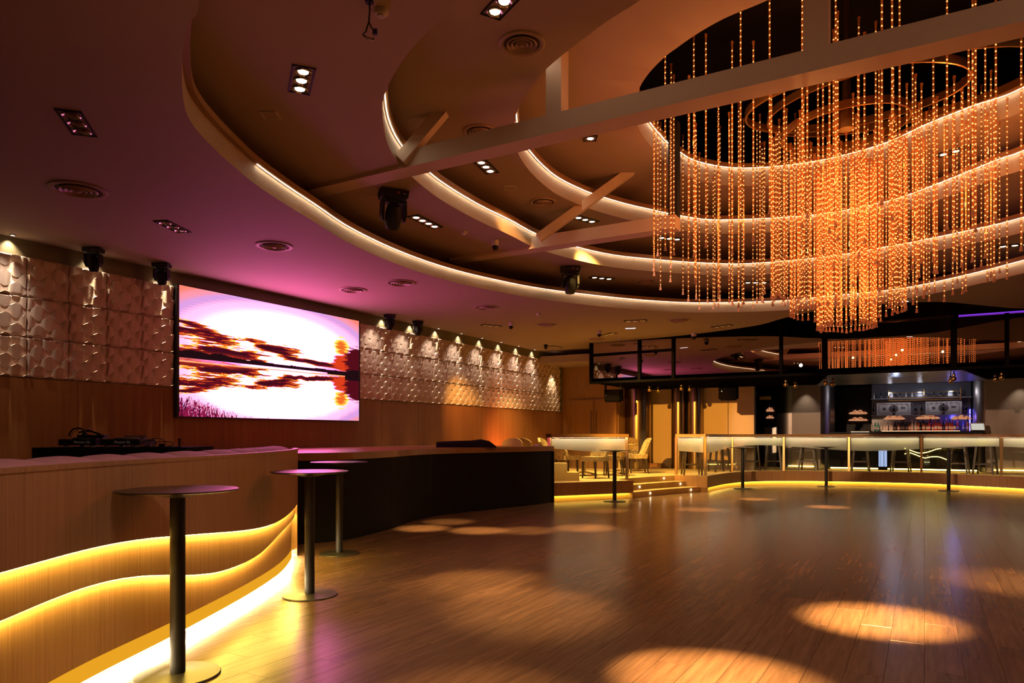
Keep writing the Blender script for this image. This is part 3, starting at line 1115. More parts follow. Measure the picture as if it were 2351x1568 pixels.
# ================================================================== STAGE
sf = [(-6.9, 6.2), (-6.66, 6.7), (-6.56, 7.1), (-6.75, 8.15), (-7.10, 9.2), (-7.14, 10.1), (-7.03, 10.7), (-6.88, 11.4), (-6.68, 12.2), (-6.56, 13.02)]
sfp = catmull(sf, False, 6)
stage = thing('stage', 'high wavy-fronted stage with black panels and polished wooden top under the screen', 'stage', (-8, 10, 0), world=True)
npan = 6
for k in range(npan):
    a, b = int(k * (len(sfp) - 1) / npan), int((k + 1) * (len(sfp) - 1) / npan)
    seg = sfp[a:b + 1]
    d0 = (Vector(seg[1]) - Vector(seg[0])).normalized() * 0.004
    seg = [tuple(Vector(seg[0]) + d0)] + seg[1:]
    MB().sweep(seg, [(0.04, 0), (0.0, 0), (0.0, 1.05), (0.04, 1.05)], False, 1).build('front_panel', M['blackpanel'], stage, 30)
MB().prism(list(sfp) + [(-9.56, 13.02), (-9.56, 6.2)], 0.0, 0.01).build('stage_base', M['black'], stage)
tp = [(p[0] + 0.03, p[1]) for p in sfp]
MB().prism(tp + [(-9.56, 13.02), (-9.56, 6.2)], 1.05, 1.145).build('stage_top', M['stagewood'], stage)
MB().bar((-6.54, 13.04, 0.52), (-9.5, 13.04, 0.52), 0.03, 1.04).build('end_panel', M['blackpanel'], stage)
# black cover over equipment on the stage
cv = MB()
ca, cb_ = W(1003, 15.2, 1.145), W(1140, 15.2, 1.145)
ca = Vector((-8.35, 11.0, 1.145))
cdir = Vector((W(1140, 13.0, 0) - W(1000, 13.0, 0)).to_2d().normalized().to_3d())
cl = 1.10
cn = Vector((-cdir.y, cdir.x, 0))
c0 = W(1001, 13.0, 1.146)
prof_top = [(0.0, 0.10), (0.08, 0.105), (0.35, 0.12), (0.62, 0.125), (0.80, 0.148), (0.96, 0.115), (1.06, 0.04), (1.10, 0.0)]
vs, fs = [], []
for (u, h) in prof_top:
    for (vv, hh) in ((0.0, 0.0), (0.03, 0.7), (0.10, 1.0), (0.32, 1.0), (0.42, 0.6), (0.45, 0.0)):
        p = c0 + cdir * (u - 0.0) + cn * vv
        vs.append((p.x, p.y, 1.146 + h * hh))
for i in range(len(prof_top) - 1):
    for j in range(5):
        fs.append((i * 6 + j, (i + 1) * 6 + j, (i + 1) * 6 + j + 1, i * 6 + j + 1))
fs.append((0, 1, 2, 3, 4, 5))
tag(cv.add(vs, fs).build('equipment_cover', M['blackcloth']), 'low black cloth cover over equipment lying on the stage', 'cover')
# wall lamp glow behind (red-orange up-light on the wall)
up = thing('floor_uplight', 'small round uplight behind the stage washing the wall red orange', 'lamp', (-9.1, 15.7, PZ))
MB().lathe([(0.07, 0), (0.07, 0.10), (0.055, 0.12)], 16).build('housing', M['black'], up)
MB().lathe([(0.05, 0.121), (1e-6, 0.122)], 16, cap=False).build('lamp', emit('red_lamp', (1, 0.25, 0.08), 6, False), up)
spot((-8.75, 15.6, 0.75), (-9.6, 15.9, 1.4), 150, (1.0, 0.22, 0.06), 95, 0.9, 0.04, 'uplight_beam')
spot((-8.3, 13.2, 3.7), (-9.6, 14.5, 1.3), 420, (1.0, 0.42, 0.08), 50, 0.9, 0.04, 'wall_wash_beam')

# ================================================================== LED SCREEN
scr = thing('led_screen', 'large LED video screen showing a red sunset lake on the left wall', 'screen', (WX, 8.6, 1.645), world=True)
SZ0, SZ1 = 1.648, 3.585
MB().box((WX + 0.05, (SY0 + SY1) / 2, (SZ0 + SZ1) / 2), (0.09, SY1 - SY0 + 0.07, SZ1 - SZ0 + 0.03)).build('frame', M['tv'], scr)
NU, NV = 440, 220
rs = np.random.RandomState(5)


def fbm(u, v, fu, fv, seed, octv=5):
    out = np.zeros_like(u)
    amp, tot = 1.0, 0.0
    r_ = np.random.RandomState(seed)
    for o in range(octv):
        g = r_.rand(64, 64)
        x, y_ = u * fu * 2 ** o, v * fv * 2 ** o
        xi, yi = np.floor(x).astype(int), np.floor(y_).astype(int)
        fx, fy = x - xi, y_ - yi
        fx, fy = fx * fx * (3 - 2 * fx), fy * fy * (3 - 2 * fy)
        g00, g10 = g[yi % 64, xi % 64], g[yi % 64, (xi + 1) % 64]
        g01, g11 = g[(yi + 1) % 64, xi % 64], g[(yi + 1) % 64, (xi + 1) % 64]
        out += amp * ((g00 * (1 - fx) + g10 * fx) * (1 - fy) + (g01 * (1 - fx) + g11 * fx) * fy)
        tot += amp
        amp *= 0.55
    return out / tot


def sstep(a, b, x):
    t = np.clip((x - a) / (b - a), 0, 1)
    return t * t * (3 - 2 * t)


def paint_sky(u, v):
    """sunset sky; v = 0 at the waterline, 1 at the top of the picture"""
    wht = np.array([7.6, 1.25, 4.0])
    col = np.ones(u.shape + (3,)) * wht
    d = np.sqrt(((u - 0.5) / 0.62) ** 2 + ((v - 0.30) / 0.80) ** 2)
    d = d + 0.015 * np.sin(v * 160)

    def lay(col, c, m):
        return col * (1 - m[..., None]) + np.array(c) * m[..., None]
    col = lay(col, (1.5, 0.62, 1.0), sstep(0.62, 0.80, d))
    col = lay(col, (0.75, 0.36, 0.80), sstep(0.82, 0.93, d))
    col = lay(col, (1.0, 0.32, 0.42), sstep(0.96, 1.03, d))
    col = lay(col, (1.0, 0.24, 0.16), sstep(1.05, 1.14, d))
    sk = v - 0.10 * (0.5 - u)
    n1 = fbm(u + 3.1, sk, 6, 34, 11)
    n2 = fbm(u, v, 15, 46, 12)
    n3 = fbm(u + 0.3 * v, sk, 22, 90, 14, 4)
    n = 0.42 * n1 + 0.34 * n2 + 0.24 * n3

    # long dark cloud bands
    def band(cv, hw, u0, u1, sl):
        d_ = (v - cv + sl * u) / hw
        return np.exp(-np.abs(d_) ** 2.4) * sstep(u1, u1 - 0.16, u) * sstep(u0 - 0.02, u0 + 0.07, u)
    cl = 0.80 * band(0.49, 0.040, -0.1, 0.25, 0.50) + 1.0 * band(0.36, 0.060, -0.1, 0.34, 0.26) + 0.85 * band(0.43, 0.024, 0.28, 0.44, 0.18) + 0.85 * band(0.46, 0.024, 0.47, 0.64, 0.22)
    cl += 1.05 * band(0.345, 0.060, 0.34, 0.67, 0.17) + 0.95 * band(0.10, 0.050, -0.1, 0.46, 0.0) + 0.90 * band(0.235, 0.040, 0.48, 1.1, 0.14) + 0.45 * band(0.20, 0.05, 0.05, 0.5, 0.05)
    m = cl + (n - 0.5) * 2.9
    ok = cl > 0.06
    col = lay(col, (2.2, 0.85, 0.10), sstep(0.17, 0.30, m) * ok)
    col = lay(col, (0.85, 0.10, 0.012), sstep(0.30, 0.44, m) * ok)
    col = lay(col, (0.22, 0.006, 0.015), sstep(0.46, 0.62, m) * ok)
    col = lay(col, (0.055, 0.004, 0.012), sstep(0.66, 0.88, m) * ok)
    # orange glow near the horizon at the sides
    gl = sstep(0.10, 0.0, np.abs(v - 0.035)) * sstep(0.12, 0.32, np.abs(u - 0.52))
    col = lay(col, (0.62, 0.04, 0.015), gl * 0.85)
    # towering cloud at the right
    tw = np.sqrt(((u - 1.0) / 0.105) ** 2 + ((v - 0.20) / 0.33) ** 2) + (n2 - 0.5) * 0.9
    tw2 = np.sqrt(((u - 0.875) / 0.05) ** 2 + ((v - 0.47) / 0.15) ** 2) + (n2 - 0.5) * 1.3
    tw3 = np.sqrt(((u - 0.90) / 0.09) ** 2 + ((v - 0.20) / 0.16) ** 2) + (n2 - 0.5) * 1.0
    col = lay(col, (2.2, 0.9, 0.12), sstep(1.15, 0.95, tw2))
    col = lay(col, (0.9, 0.16, 0.02), sstep(0.85, 0.55, tw2))
    col = lay(col, (0.75, 0.05, 0.012), sstep(1.1, 0.85, tw3))
    col = lay(col, (0.09, 0.004, 0.010), sstep(1.05, 0.85, tw))
    return col


uu, vv = np.meshgrid((np.arange(NU) + 0.5) / NU, (np.arange(NV) + 0.5) / NV)
WL = 0.455
up_ = np.clip((vv - WL) / (1 - WL), 0, 1)
dn_ = np.clip((WL - vv) / WL, 0, 1)
rip = (fbm(uu, vv, 26, 3, 21) - 0.5) * 0.045
sky = paint_sky(uu, up_)
wat = paint_sky(uu + rip * 0.4, np.clip(dn_ * 0.86 + rip, 0, 1))
img = np.where((vv > WL)[..., None], sky, wat)
tree_h = 0.018 + 0.040 * fbm(uu, uu * 0, 16, 1, 31, 4) * (1.35 - 1.0 * sstep(0.0, 0.55, uu)) + 0.02 * sstep(0.90, 0.95, uu)
treem = (vv > WL - 0.004) & (vv < WL + tree_h)
treem |= (vv < WL) & (vv > WL - 0.06) & (uu > 0.90) | (vv < WL) & (vv > WL - 0.018) & (uu > 0.78)
img[treem] = (0.016, 0.004, 0.006)
line = (np.abs(vv - (WL - 0.028 + 0.012 * (uu - 0.5))) < 0.005) & (uu < 0.9)
img[line] = (1.6, 0.5, 0.2)
# reeds, bottom left
for k in range(230):
    x0 = abs(rs.normal(0, 0.13))
    h = rs.uniform(0.02, 0.17) * max(0.1, 1 - x0 / 0.34)
    lean = rs.uniform(-0.35, 0.45)
    for q in range(int(h * NV) + 1):
        xx = int((x0 + lean * (q / NV) ** 1.3) * NU)
        if 0 <= xx < NU and q < NV:
            img[q, xx] = (0.34, 0.012, 0.07) if k % 3 else (0.06, 0.004, 0.02)
gu, gv = np.meshgrid(np.arange(NU + 1) / NU, np.arange(NV + 1) / NV)
V3 = np.stack([np.full(gu.shape, WX + 0.097), SY0 + gu * (SY1 - SY0), SZ0 + gv * (SZ1 - SZ0)], -1).reshape(-1, 3)
idx = np.arange((NU + 1) * (NV + 1)).reshape(NV + 1, NU + 1)
FQ = np.stack([idx[:-1, :-1], idx[:-1, 1:], idx[1:, 1:], idx[1:, :-1]], -1).reshape(-1, 4)
dme = bpy.data.meshes.new('display')
dme.from_pydata(V3.tolist(), [], FQ.tolist())
ca_ = dme.attributes.new('picture', 'FLOAT_COLOR', 'CORNER')
cc = np.ones((NU * NV, 4, 4), dtype=np.float32)
cc[:, :, :3] = img.reshape(-1, 1, 3)
ca_.data.foreach_set('color', cc.reshape(-1))
dm, t_, b_, o_ = nt('led_picture')
t_.nodes.remove(b_)
e_ = t_.nodes.new('ShaderNodeEmission')
a_ = t_.nodes.new('ShaderNodeAttribute')
a_.attribute_name = 'picture'
t_.links.new(a_.outputs['Color'], e_.inputs[0])
e_.inputs[1].default_value = 1.0
t_.links.new(e_.outputs[0], o_.inputs[0])
dme.materials.append(dm)
do = bpy.data.objects.new('display', dme)
COL.objects.link(do)
do.parent = scr
do.matrix_parent_inverse = Matrix.Translation(-Vector(scr.location))

# ================================================================== CHANDELIER
CH = Vector((-0.77, 8.95, 0))
chand = thing('bead_chandelier', 'huge chandelier of hanging amber light bead strings under the dark ceiling opening', 'chandelier', (CH.x, CH.y, 2.4))
for k, (rx, ry, cx_, cy_, z) in enumerate(((1.16, 0.86, 0.05, 0.0, 5.20), (1.42, 0.92, 0.50, 0.34, 5.28), (0.70, 0.57, -0.05, 0.28, 5.0))):
    path = [(cx_ + rx * math.cos(2 * PI * i / 48), cy_ + ry * math.sin(2 * PI * i / 48), z - 2.4 + 0.05 * math.sin(2 * PI * i / 48 + k)) for i in range(48)]
    MB().sweep(path, [(0, -0.045), (0.02, -0.045), (0.02, 0.045), (0, 0.045), (0, -0.045)], True).build('ring_rail', M['ribbon'], chand, 40)
mb = MB().lathe([(0.09, 2.45), (0.09, 2.66), (0.05, 2.70), (0.03, 3.5), (0.02, 5.15)], 20)
mb.build('canopy_drum', M['brass'], chand)


def string_meshes(L):
    n = int(L / 0.058)
    tb = MB().tube([(0, 0, 0.06), (0, 0, L)], 0.0085, 7, False)
    tb.lathe([(0.0095, L - 0.001), (0.013, L), (0.013, L + 0.03), (0.004, L + 0.035)], 7)
    tm = tb.mesh('bead_string', M['tube'], True)
    bb = MB()
    for k in range(n - 1):
        bb.sphere((0, 0, 0.085 + k * 0.058), 0.0064, 6, 4)
    bm_ = bb.mesh('beads', M['bead'])
    en = MB().lathe([(1e-6, 0.012), (0.015, 0.014), (0.017, 0.020), (0.010, 0.042), (0.009, 0.065)], 9, cap=False)
    em = en.mesh('end_bell', M['beadend'], True)
    return tm, bm_, em


LENS = [1.35, 1.50, 1.65, 1.82, 2.00, 2.18, 2.36]
SM = [string_meshes(L) for L in LENS]
rr = random.Random(3)
spots_ = []
for (r, n, zb, li, full) in ((0.305, 40, 2.565, (3, 3), 1.0), (0.20, 10, 2.63, (3, 4), 1.0), (0.595, 40, 2.745, (3, 4), 1.0), (0.75, 20, 2.88, (2, 4), 0.9), (0.91, 32, 2.95, (3, 6), 0.9),
                             (1.16, 34, 3.00, (3, 6), 0.78), (1.43, 36, 3.06, (3, 6), 0.62), (1.71, 40, 3.14, (3, 6), 0.54), (1.96, 44, 3.22, (2, 6), 0.50), (2.18, 48, 3.30, (2, 5), 0.52)):
    ph = rr.random() * 6.28
    for k in range(n):
        if rr.random() > full:
            continue
        a = ph + 2 * PI * k / n + (rr.uniform(-0.06, 0.06) if r > 0.6 else 0)
        q = r + (rr.uniform(-0.05, 0.05) if r > 0.6 else 0)
        z = zb + (0.10 * math.sin(2 * a + r * 3) + rr.uniform(-0.08, 0.08) if r > 0.6 else rr.uniform(-0.012, 0.012))
        spots_.append((q * math.cos(a), q * math.sin(a), z, rr.randint(*li)))
for (x, y, z, li) in spots_[:298]:
    tm, bm_, em = SM[li]
    o = bpy.data.objects.new('bead_string', tm)
    COL.objects.link(o)
    o.parent = chand
    o.location = (x, y, z - 2.4)
    for nm, me in (('beads', bm_), ('end_bell', em)):
        c = bpy.data.objects.new(nm, me)
        if nm == 'beads':
            c['kind'] = 'stuff'
        COL.objects.link(c)
        c.parent = o
        c.rotation_euler = (0, 0, 0)
# the light the bead strings give
for (x, y, z, wt) in ((0, 0, 3.0, 70), (0, 0, 3.9, 80), (1.25, 0.3, 3.9, 70), (-1.25, -0.2, 3.9, 70), (0.2, 1.4, 3.9, 70), (-0.2, -1.4, 3.9, 70), (1.0, 1.0, 4.7, 60), (-1.0, -1.0, 4.7, 60)):
    point(CH + Vector((x, y, z)), wt * 0.36, (1.0, 0.32, 0.075), 0.03, 'bead_glow')

# ================================================================== CEILING FIXTURES
DOWN = 'recessed downlights in the ceiling'


def downlight(a, b, z, n, on, label):
    """a, b: photo points of the two short ends of the trim on ceiling height z"""
    pa, pb = P(a[0], a[1], z), P(b[0], b[1], z)
    d = pb - pa
    L = max(d.length, 0.17)
    if n > 1:
        L = 0.15 * n + 0.02
    c = (pa + pb) / 2
    t = thing('recessed_downlight', label, 'downlight', (c.x, c.y, z), math.atan2(d.y, d.x), DOWN if on is None else None)
    w_ = 0.18
    fr_ = MB()
    for sx, sy, dx, dy in ((0, 1, L, 0.014), (0, -1, L, 0.014), (1, 0, 0.014, w_), (-1, 0, 0.014, w_)):
        fr_.box((sx * (L - 0.014) / 2, sy * (w_ - 0.014) / 2, -0.004), (dx, dy, 0.010))
    fr_.box((0, 0, 0.004), (L - 0.02, w_ - 0.02, 0.004))
    fr_.build('frame', M['black'], t)
    for k in range(n):
        x = (k - (n - 1) / 2) * (L - 0.02) / n
        rf = MB().lathe([(0.066, -0.012), (0.060, -0.016), (0.045, -0.004), (0.018, -0.001)], 20, (x, 0, 0), cap=False).build('reflector', M['chrome'], t, 40)
        lm = MB().lathe([(0.040, -0.009), (1e-6, -0.0105)], 18, (x, 0, 0), cap=False)
        lm.build('lamp', M['lampoff'] if not on[k] else M['lampon'], rf)
    return t


for a, b, z, n, on, lb in (
        ((699, 150), (686, 215), Z2, 3, (1, 1, 1), 'brightest three-lamp downlight glaring above the square ceiling hatch'),
        ((1190, -32), (1128, 35), Z3, 3, (1, 1, 1), 'lit downlight cut by the top edge above the largest round air vent'),
        ((1103, 370), (1128, 394), Z3, 3, (1, 1, 1), 'lit three-lamp downlight just below the long white beam'),
        ((953, 497), (1000, 520), Z2, 4, (1, 1, 1, 1), 'lit four-lamp downlight beside the big moving head light'),
        ((1324, 498), (1363, 509), Z3, 3, (1, 1, 1), 'lit three-lamp downlight below the diagonal brace'),
        ((1343, 317), (1368, 317), Z4, 1, (1,), 'single-lamp square downlight under the white beam'),
        ((1360, 636), (1403, 640), Z2, 3, (1, 1, 1), 'lit three-lamp downlight right of the far moving head light'),
        ((1517, 545), (1557, 549), Z3, 3, (1, 1, 1), 'lit three-lamp downlight behind the left bead strings'),
        ((1712, 648), (1759, 648), Z2, 3, (1, 1, 1), 'lit three-lamp downlight under the bead strings over the bar side'),
        ((2176, 351), (2213, 341), Z4, 3, (1, 1, 0), 'downlight with one dark lamp seen through the right bead strings'),
        ((2313, 564), (2347, 561), Z2, 3, (1, 1, 1), 'lit downlight at the far right edge below the bead strings'),
        ((159, 257), (192, 306), Z1, 3, (0, 0, 0), 'unlit three-lamp downlight in the dark near ceiling at far left'),
        ((366, 505), (425, 534), Z1, 3, (0, 0, 0), 'unlit three-lamp downlight above the relief wall, in pink ceiling light'),
        ((1108, 745), (1148, 749), Z1, 3, (0, 0, 0), 'unlit downlight between the stage ceiling vent and the dome camera'),
        ((1440, 737), (1478, 735), Z1, 3, (0, 0, 0), 'unlit downlight above the left end of the mirror canopy'),
        ((1643, 750), (1672, 746), Z1, 3, (0, 0, 0), 'unlit downlight near the curved ceiling edge over the canopy'),
        ((1386, 770), (1411, 764), Z1, 3, (0, 0, 0), 'unlit downlight by the small dome camera at the canopy corner'),
        ((1261, 794), (1286, 797), Z1, 3, (0, 0, 0), 'unlit downlight nearest the far left corner soffit')):
    downlight(a, b, z, n, on, lb)


def vent(px, py, z, r, label):
    c = P(px, py, z)
    t = thing('air_vent', label, 'vent', (c.x, c.y, z))
    MB().lathe([(r, 0), (r, -0.010), (r * 0.93, -0.018), (r * 0.80, -0.012), (r * 0.78, 0)], 32, cap=False).build('outer_ring', M['vent'], t, 40)
    MB().lathe([(r * 0.78, -0.002), (1e-6, -0.002)], 32, cap=False).build('throat', M['ventdark'], t)
    for k, q in enumerate((0.66, 0.48, 0.30)):
        MB().lathe([(r * q, -0.016), (r * (q - 0.03), -0.030), (r * (q - 0.12), -0.008)], 28, cap=False).build('cone_ring', M['vent'], t, 40)
    MB().lathe([(r * 0.14, -0.010), (r * 0.10, -0.030), (1e-6, -0.032)], 16, cap=False).build('centre_cap', M['vent'], t, 40)


for px, py, z, r, lb in (
        (1198, 99, Z3, 0.20, 'largest round air vent, beside the downlight at the top edge'), (1102, 301, Z3, 0.19, 'round air vent half hidden by the white beam'),
        (180, 435, Z1, 0.26, 'round air vent in the dark ceiling over the relief wall'), (630, 564, Z1, 0.23, 'dark round air vent in the pinkest ceiling above the screen'),
        (810, 665, Z1, 0.23, 'round air vent closest above the right half of the screen'), (920, 649, Z1, 0.24, 'round pink-lit air vent between the screen and the ceiling curve'),
        (1247, 463, Z3, 0.19, 'round air vent left of the diagonal brace'), (1115, 705, Z1, 0.23, 'round air vent under the far curved cove, nearest the stage'),
        (1255, 745, Z1, 0.24, 'round air vent behind the second dome camera'), (1560, 735, Z1, 0.24, 'round air vent nearest the mirror canopy'),
        (1483, 646, Z2, 0.20, 'faint round air vent between the two far lit coves'), (1370, 778, Z1, 0.22, 'round air vent by the canopy corner')):
    vent(px, py, z, r, lb)
for px, py, z, w_, lb in ((621, 264, Z2, 0.14, 'square ceiling hatch with white rim below the bright downlight'), (1171, 431, Z3, 0.15, 'square ceiling hatch between the lit cove and a round vent')):
    c = P(px, py, z)
    t = thing('ceiling_hatch', lb, 'hatch', (c.x, c.y, z), math.radians(28))
    MB().box((0, 0, -0.003), (w_, w_, 0.006)).build('door', M['ceil'], t)
    f_ = MB()
    for sx, sy in ((1, 0), (-1, 0), (0, 1), (0, -1)):
        f_.box((sx * w_ / 2, sy * w_ / 2, -0.005), (0.008 if sx else w_ + 0.008, 0.008 if sy else w_ + 0.008, 0.010))
    f_.build('rim', M['white'], t)
for px, py, z, s_, lb in ((1137, 552, Z2, 1.0, 'white dome camera on the middle ceiling tier beside the smoke detector'), (1173, 740, Z1, 1.0, 'white dome camera above the relief wall end'),
                          (1376, 759, Z1, 1.0, 'white dome camera near the canopy corner'), (1253, 791, Z1, 0.9, 'black dome camera by the far corner soffit'),
                          (1593, 764, Z1, 1.1, 'white dome camera at the ceiling edge above the mirror')):
    c = P(px, py, z)
    t = thing('dome_camera', lb, 'camera', (c.x, c.y, z))
    t.scale = (s_,) * 3
    MB().lathe([(0.055, 0), (0.055, -0.07), (0.048, -0.08)], 18).build('housing', M['white'] if 'white' in lb else M['black'], t, 40)
    MB().lathe([(0.044, -0.08), (0.044, -0.11), (0.032, -0.138), (1e-6, -0.15)], 16, cap=False).build('dome', M['black'], t, 40)
for px, py, z, lb in ((1065, 532, Z2, 'white smoke detector between the four-lamp downlight and a dome camera'), (1236, 720, Z1, 'small white smoke detector right of the round vent near the stage'),
                      (1421, 776, Z1, 'small white smoke detector at the canopy corner'), (875, 24, Z2, 'white sprinkler rose beside the dangling cable')):
    c = P(px, py, z)
    t = thing('smoke_detector', lb, 'detector', (c.x, c.y, z))
    MB().lathe([(0.05, 0), (0.05, -0.018), (0.042, -0.03)], 18).build('base', M['white'], t, 40)
    MB().lathe([(0.030, -0.03), (0.026, -0.045), (1e-6, -0.046)], 14, cap=False).build('sensor', M['white'], t, 40)
for a, b, z, lb in (((1436, 753), (1459, 752), Z1, 'short white linear ceiling lamp above the canopy left half'), ((2068, 692), (2085, 690), Z1, 'short white linear ceiling lamp under the right bead strings')):
    pa, pb = P(*a, z), P(*b, z)
    t = thing('linear_lamp', lb, 'lamp', (pa + pb) / 2, world=True)
    MB().bar(pa - Vector((0, 0, 0.006)), pb - Vector((0, 0, 0.006)), 0.07, 0.012).build('housing', M['white'], t)
    MB().bar(pa - Vector((0, 0, 0.014)), pb - Vector((0, 0, 0.014)), 0.05, 0.006).build('diffuser', M['ledwhite'], t)
# dangling cable
c = P(848, 4, Z2)
t = thing('dangling_cable', 'black cable dangling from the ceiling with blue connector near the top edge', 'cable', (c.x, c.y, Z2))
MB().lathe([(0.03, 0), (0.028, -0.008)], 14).build('ceiling_rose', M['black'], t)
MB().tube([(0, 0, 0), (0.004, 0.0, -0.06), (-0.008, 0.004, -0.13), (-0.03, 0.0, -0.19), (-0.055, 0, -0.20), (-0.03, 0.01, -0.235), (0.03, 0.01, -0.25)], 0.006, 6).build('wire', M['cable'], t)
MB().tube([(-0.008, 0.004, -0.13), (0.02, 0, -0.18), (0.05, 0, -0.21)], 0.005, 6).build('wire', M['cable'], t)
MB().tube([(-0.035, 0.01, -0.225), (0.02, 0.012, -0.252)], 0.011, 8).build('plug', M['white'], t)
MB().box((0.05, 0, -0.215), (0.03, 0.02, 0.035), 0.4).build('connector', M['blueclip'], t)

# ---- moving head lights


def moving_head(name, label, loc, rz, s_=1.0, tilt=0.0):
    t = thing(name, label, 'stage light', loc, rz)
    t.scale = (s_,) * 3
    MB().box((0, 0, -0.012), (0.16, 0.10, 0.024)).build('clamp', M['black'], t)
    b_ = MB().box((0, 0, -0.065), (0.36, 0.24, 0.085), taper=0.94)
    b_.box((0.0, 0, -0.12), (0.20, 0.20, 0.03), taper=0.85)
    base = b_.build('base', M['black'], t)
    MB().box((0.04, -0.122, -0.06), (0.03, 0.004, 0.022)).build('display', plain('red_readout', (0.35, 0.05, 0.05), 0.4), base)
    MB().box((0.12, -0.122, -0.07), (0.035, 0.004, 0.012)).build('badge', M['silver'], base)
    y_ = MB().box((0, 0, -0.155), (0.30, 0.12, 0.04))
    for sx in (-1, 1):
        y_.bar((sx * 0.140, 0, -0.14), (sx * 0.145, 0, -0.33), 0.16, 0.035)
        y_.bar((sx * 0.145, 0, -0.33), (sx * 0.135, 0, -0.40), 0.12, 0.035, 0.6)
    y_.build('yoke', M['black'], t)
    h_ = MB()
    prof = [(0.05, 0.155), (0.085, 0.14), (0.105, 0.06), (0.108, -0.05), (0.092, -0.13), (0.075, -0.16)]
    R = Matrix.Rotation(tilt, 3, 'X')
    n = 18
    vs, fs = [], []
    for (r, z) in prof:
        for i in range(n):
            a = 2 * PI * i / n
            vs.append(R @ Vector((r * math.cos(a), r * math.sin(a), z)) + Vector((0, 0, -0.335)))
    for k in range(len(prof) - 1):
        for i in range(n):
            j = (i + 1) % n
            fs.append((k * n + i, (k + 1) * n + i, (k + 1) * n + j, k * n + j))
    fs.append(tuple(range(n)))
    hd = h_.add(vs, fs).build('head', M['black'], t, 40)
    vs = [R @ Vector((0.072 * math.cos(2 * PI * i / n), 0.072 * math.sin(2 * PI * i / n), -0.162)) + Vector((0, 0, -0.335)) for i in range(n)] + [R @ Vector((0, 0, -0.172)) + Vector((0, 0, -0.335))]
    MB().add(vs, [(i, n, (i + 1) % n) for i in range(n)]).build('lens', M['lampoff'], hd)
    return t


moving_head('moving_head_light', 'large black moving head light hanging under the near white beam', P(903, 437, Z2), math.radians(52), 0.92, 0.5)
moving_head('moving_head_light', 'black moving head light hanging in front of the far lit cove', P(1309, 612, Z2), math.radians(30), 0.94, 0.15)
for px, py, lb in ((186, 575, 'small black moving head light before the relief wall, leftmost'), (350, 608, 'small black moving head light just left of the screen top'),
                   (867, 725, 'small black moving head light just right of the screen top'), (936, 739, 'small black moving head light, second right of the screen')):
    p = P(px, py, Z1)
    p.x = max(p.x, -9.25)
    moving_head('wall_moving_head', lb, p, math.radians(30), 0.62, 0.2)
# wall washers (scallops on the strip above the panels)
for kw, yy in enumerate([3.4, 4.44, 5.42, 6.45] + [11.3 + 0.92 * k for k in range(8)]):
    t = thing('wall_washer', ('first second third fourth fifth sixth seventh eighth ninth tenth eleventh twelfth'.split()[kw]) + ' tiny recessed wall washer from the left above the relief panels', 'downlight', (-9.50, yy, Z1), 0, 'wall washers above the relief panels')
    MB().lathe([(0.035, 0), (0.035, -0.006), (0.028, -0.008)], 14).build('trim', M['black'], t)
    MB().lathe([(0.024, -0.0085), (1e-6, -0.009)], 12, cap=False).build('lamp', M['lampsoft'], t)
    spot((-9.54, yy, Z1 - 0.015), (-9.60, yy, 3.2), 22, (1.0, 0.74, 0.46), 96, 0.95, 0.012, 'wall_washer_beam')
    spot((-9.47, yy, Z1 - 0.02), (-9.625, yy, 2.56), 520, (1.0, 0.72, 0.42), 18, 0.9, 0.012, 'wall_washer_beam')
spot((-9.30, 18.9, 3.40), (-9.6, 18.9, 2.4), 80, (1.0, 0.70, 0.38), 60, 0.8, 0.012, 'wall_washer_beam')
for yy in [2.4 + 0.95 * k for k in range(18)]:
    if not 6.7 < yy < 10.9:
        spot((-9.22, yy, Z1 - 0.02), (-9.6, yy, 2.5), 44, (1.0, 0.76, 0.56), 75, 1.0, 0.02, 'wall_washer_beam')
for xx in (-9.0, -8.2):
    spot((xx, 19.56, Z1 - 0.015), (xx, 19.70, 2.9), 30, (1.0, 0.70, 0.38), 70, 0.8, 0.012, 'wall_washer_beam')
for xx in (2.2, 2.8):
    spot((xx, 22.90, 2.90), (xx, 23.2, 1.0), 16, (1.0, 0.78, 0.55), 70, 0.8, 0.012, 'wall_washer_beam')
spot((-3.1, 22.90, 2.90), (-3.1, 23.2, 1.0), 16, (1.0, 0.78, 0.55), 70, 0.8, 0.012, 'wall_washer_beam')

# ---- speakers and globe lamps under the canopy
for px, lb, by, ty, yy in ((1407, 'black loudspeaker hanging under the canopy before the double door', 923, 893, 17.75), (1672, 'black loudspeaker hanging under the canopy before the amber wall', 919, 878, 18.6)):
    c = onY(px, yy)
    D = depth(c)
    z0, z1 = zat(by, D), zat(ty, D)
    t = thing('hanging_loudspeaker', lb, 'loudspeaker', (c.x, c.y, z0), math.radians(8))
    h = z1 - z0
    pts = [(-0.20, -0.12), (0.20, -0.12), (0.24, 0.02), (0.24, 0.16), (-0.24, 0.16), (-0.24, 0.02)]
    cb = MB().prism([(a, b) for a, b in pts], 0.04, h - 0.02)
    cb.box((0, 0.02, 0.02), (0.40, 0.24, 0.04), taper=0.9)
    cab = cb.build('cabinet', M['blackmatte'], t)
    MB().box((0, -0.124, h / 2 + 0.01), (0.36, 0.006, h - 0.10)).build('grille', plain('speaker_grille', (0.005, 0.004, 0.004), 0.9, spec=0.0), cab)
    MB().box((-0.15, -0.129, h / 2), (0.014, 0.004, 0.014)).build('badge', M['silver'], cab)
    br = MB()
    for sx in (-1, 1):
        br.bar((sx * 0.20, 0.02, h - 0.03), (sx * 0.20, 0.02, 2.76 - z0), 0.03, 0.05)
    br.build('bracket', M['black'], t)
gl = None
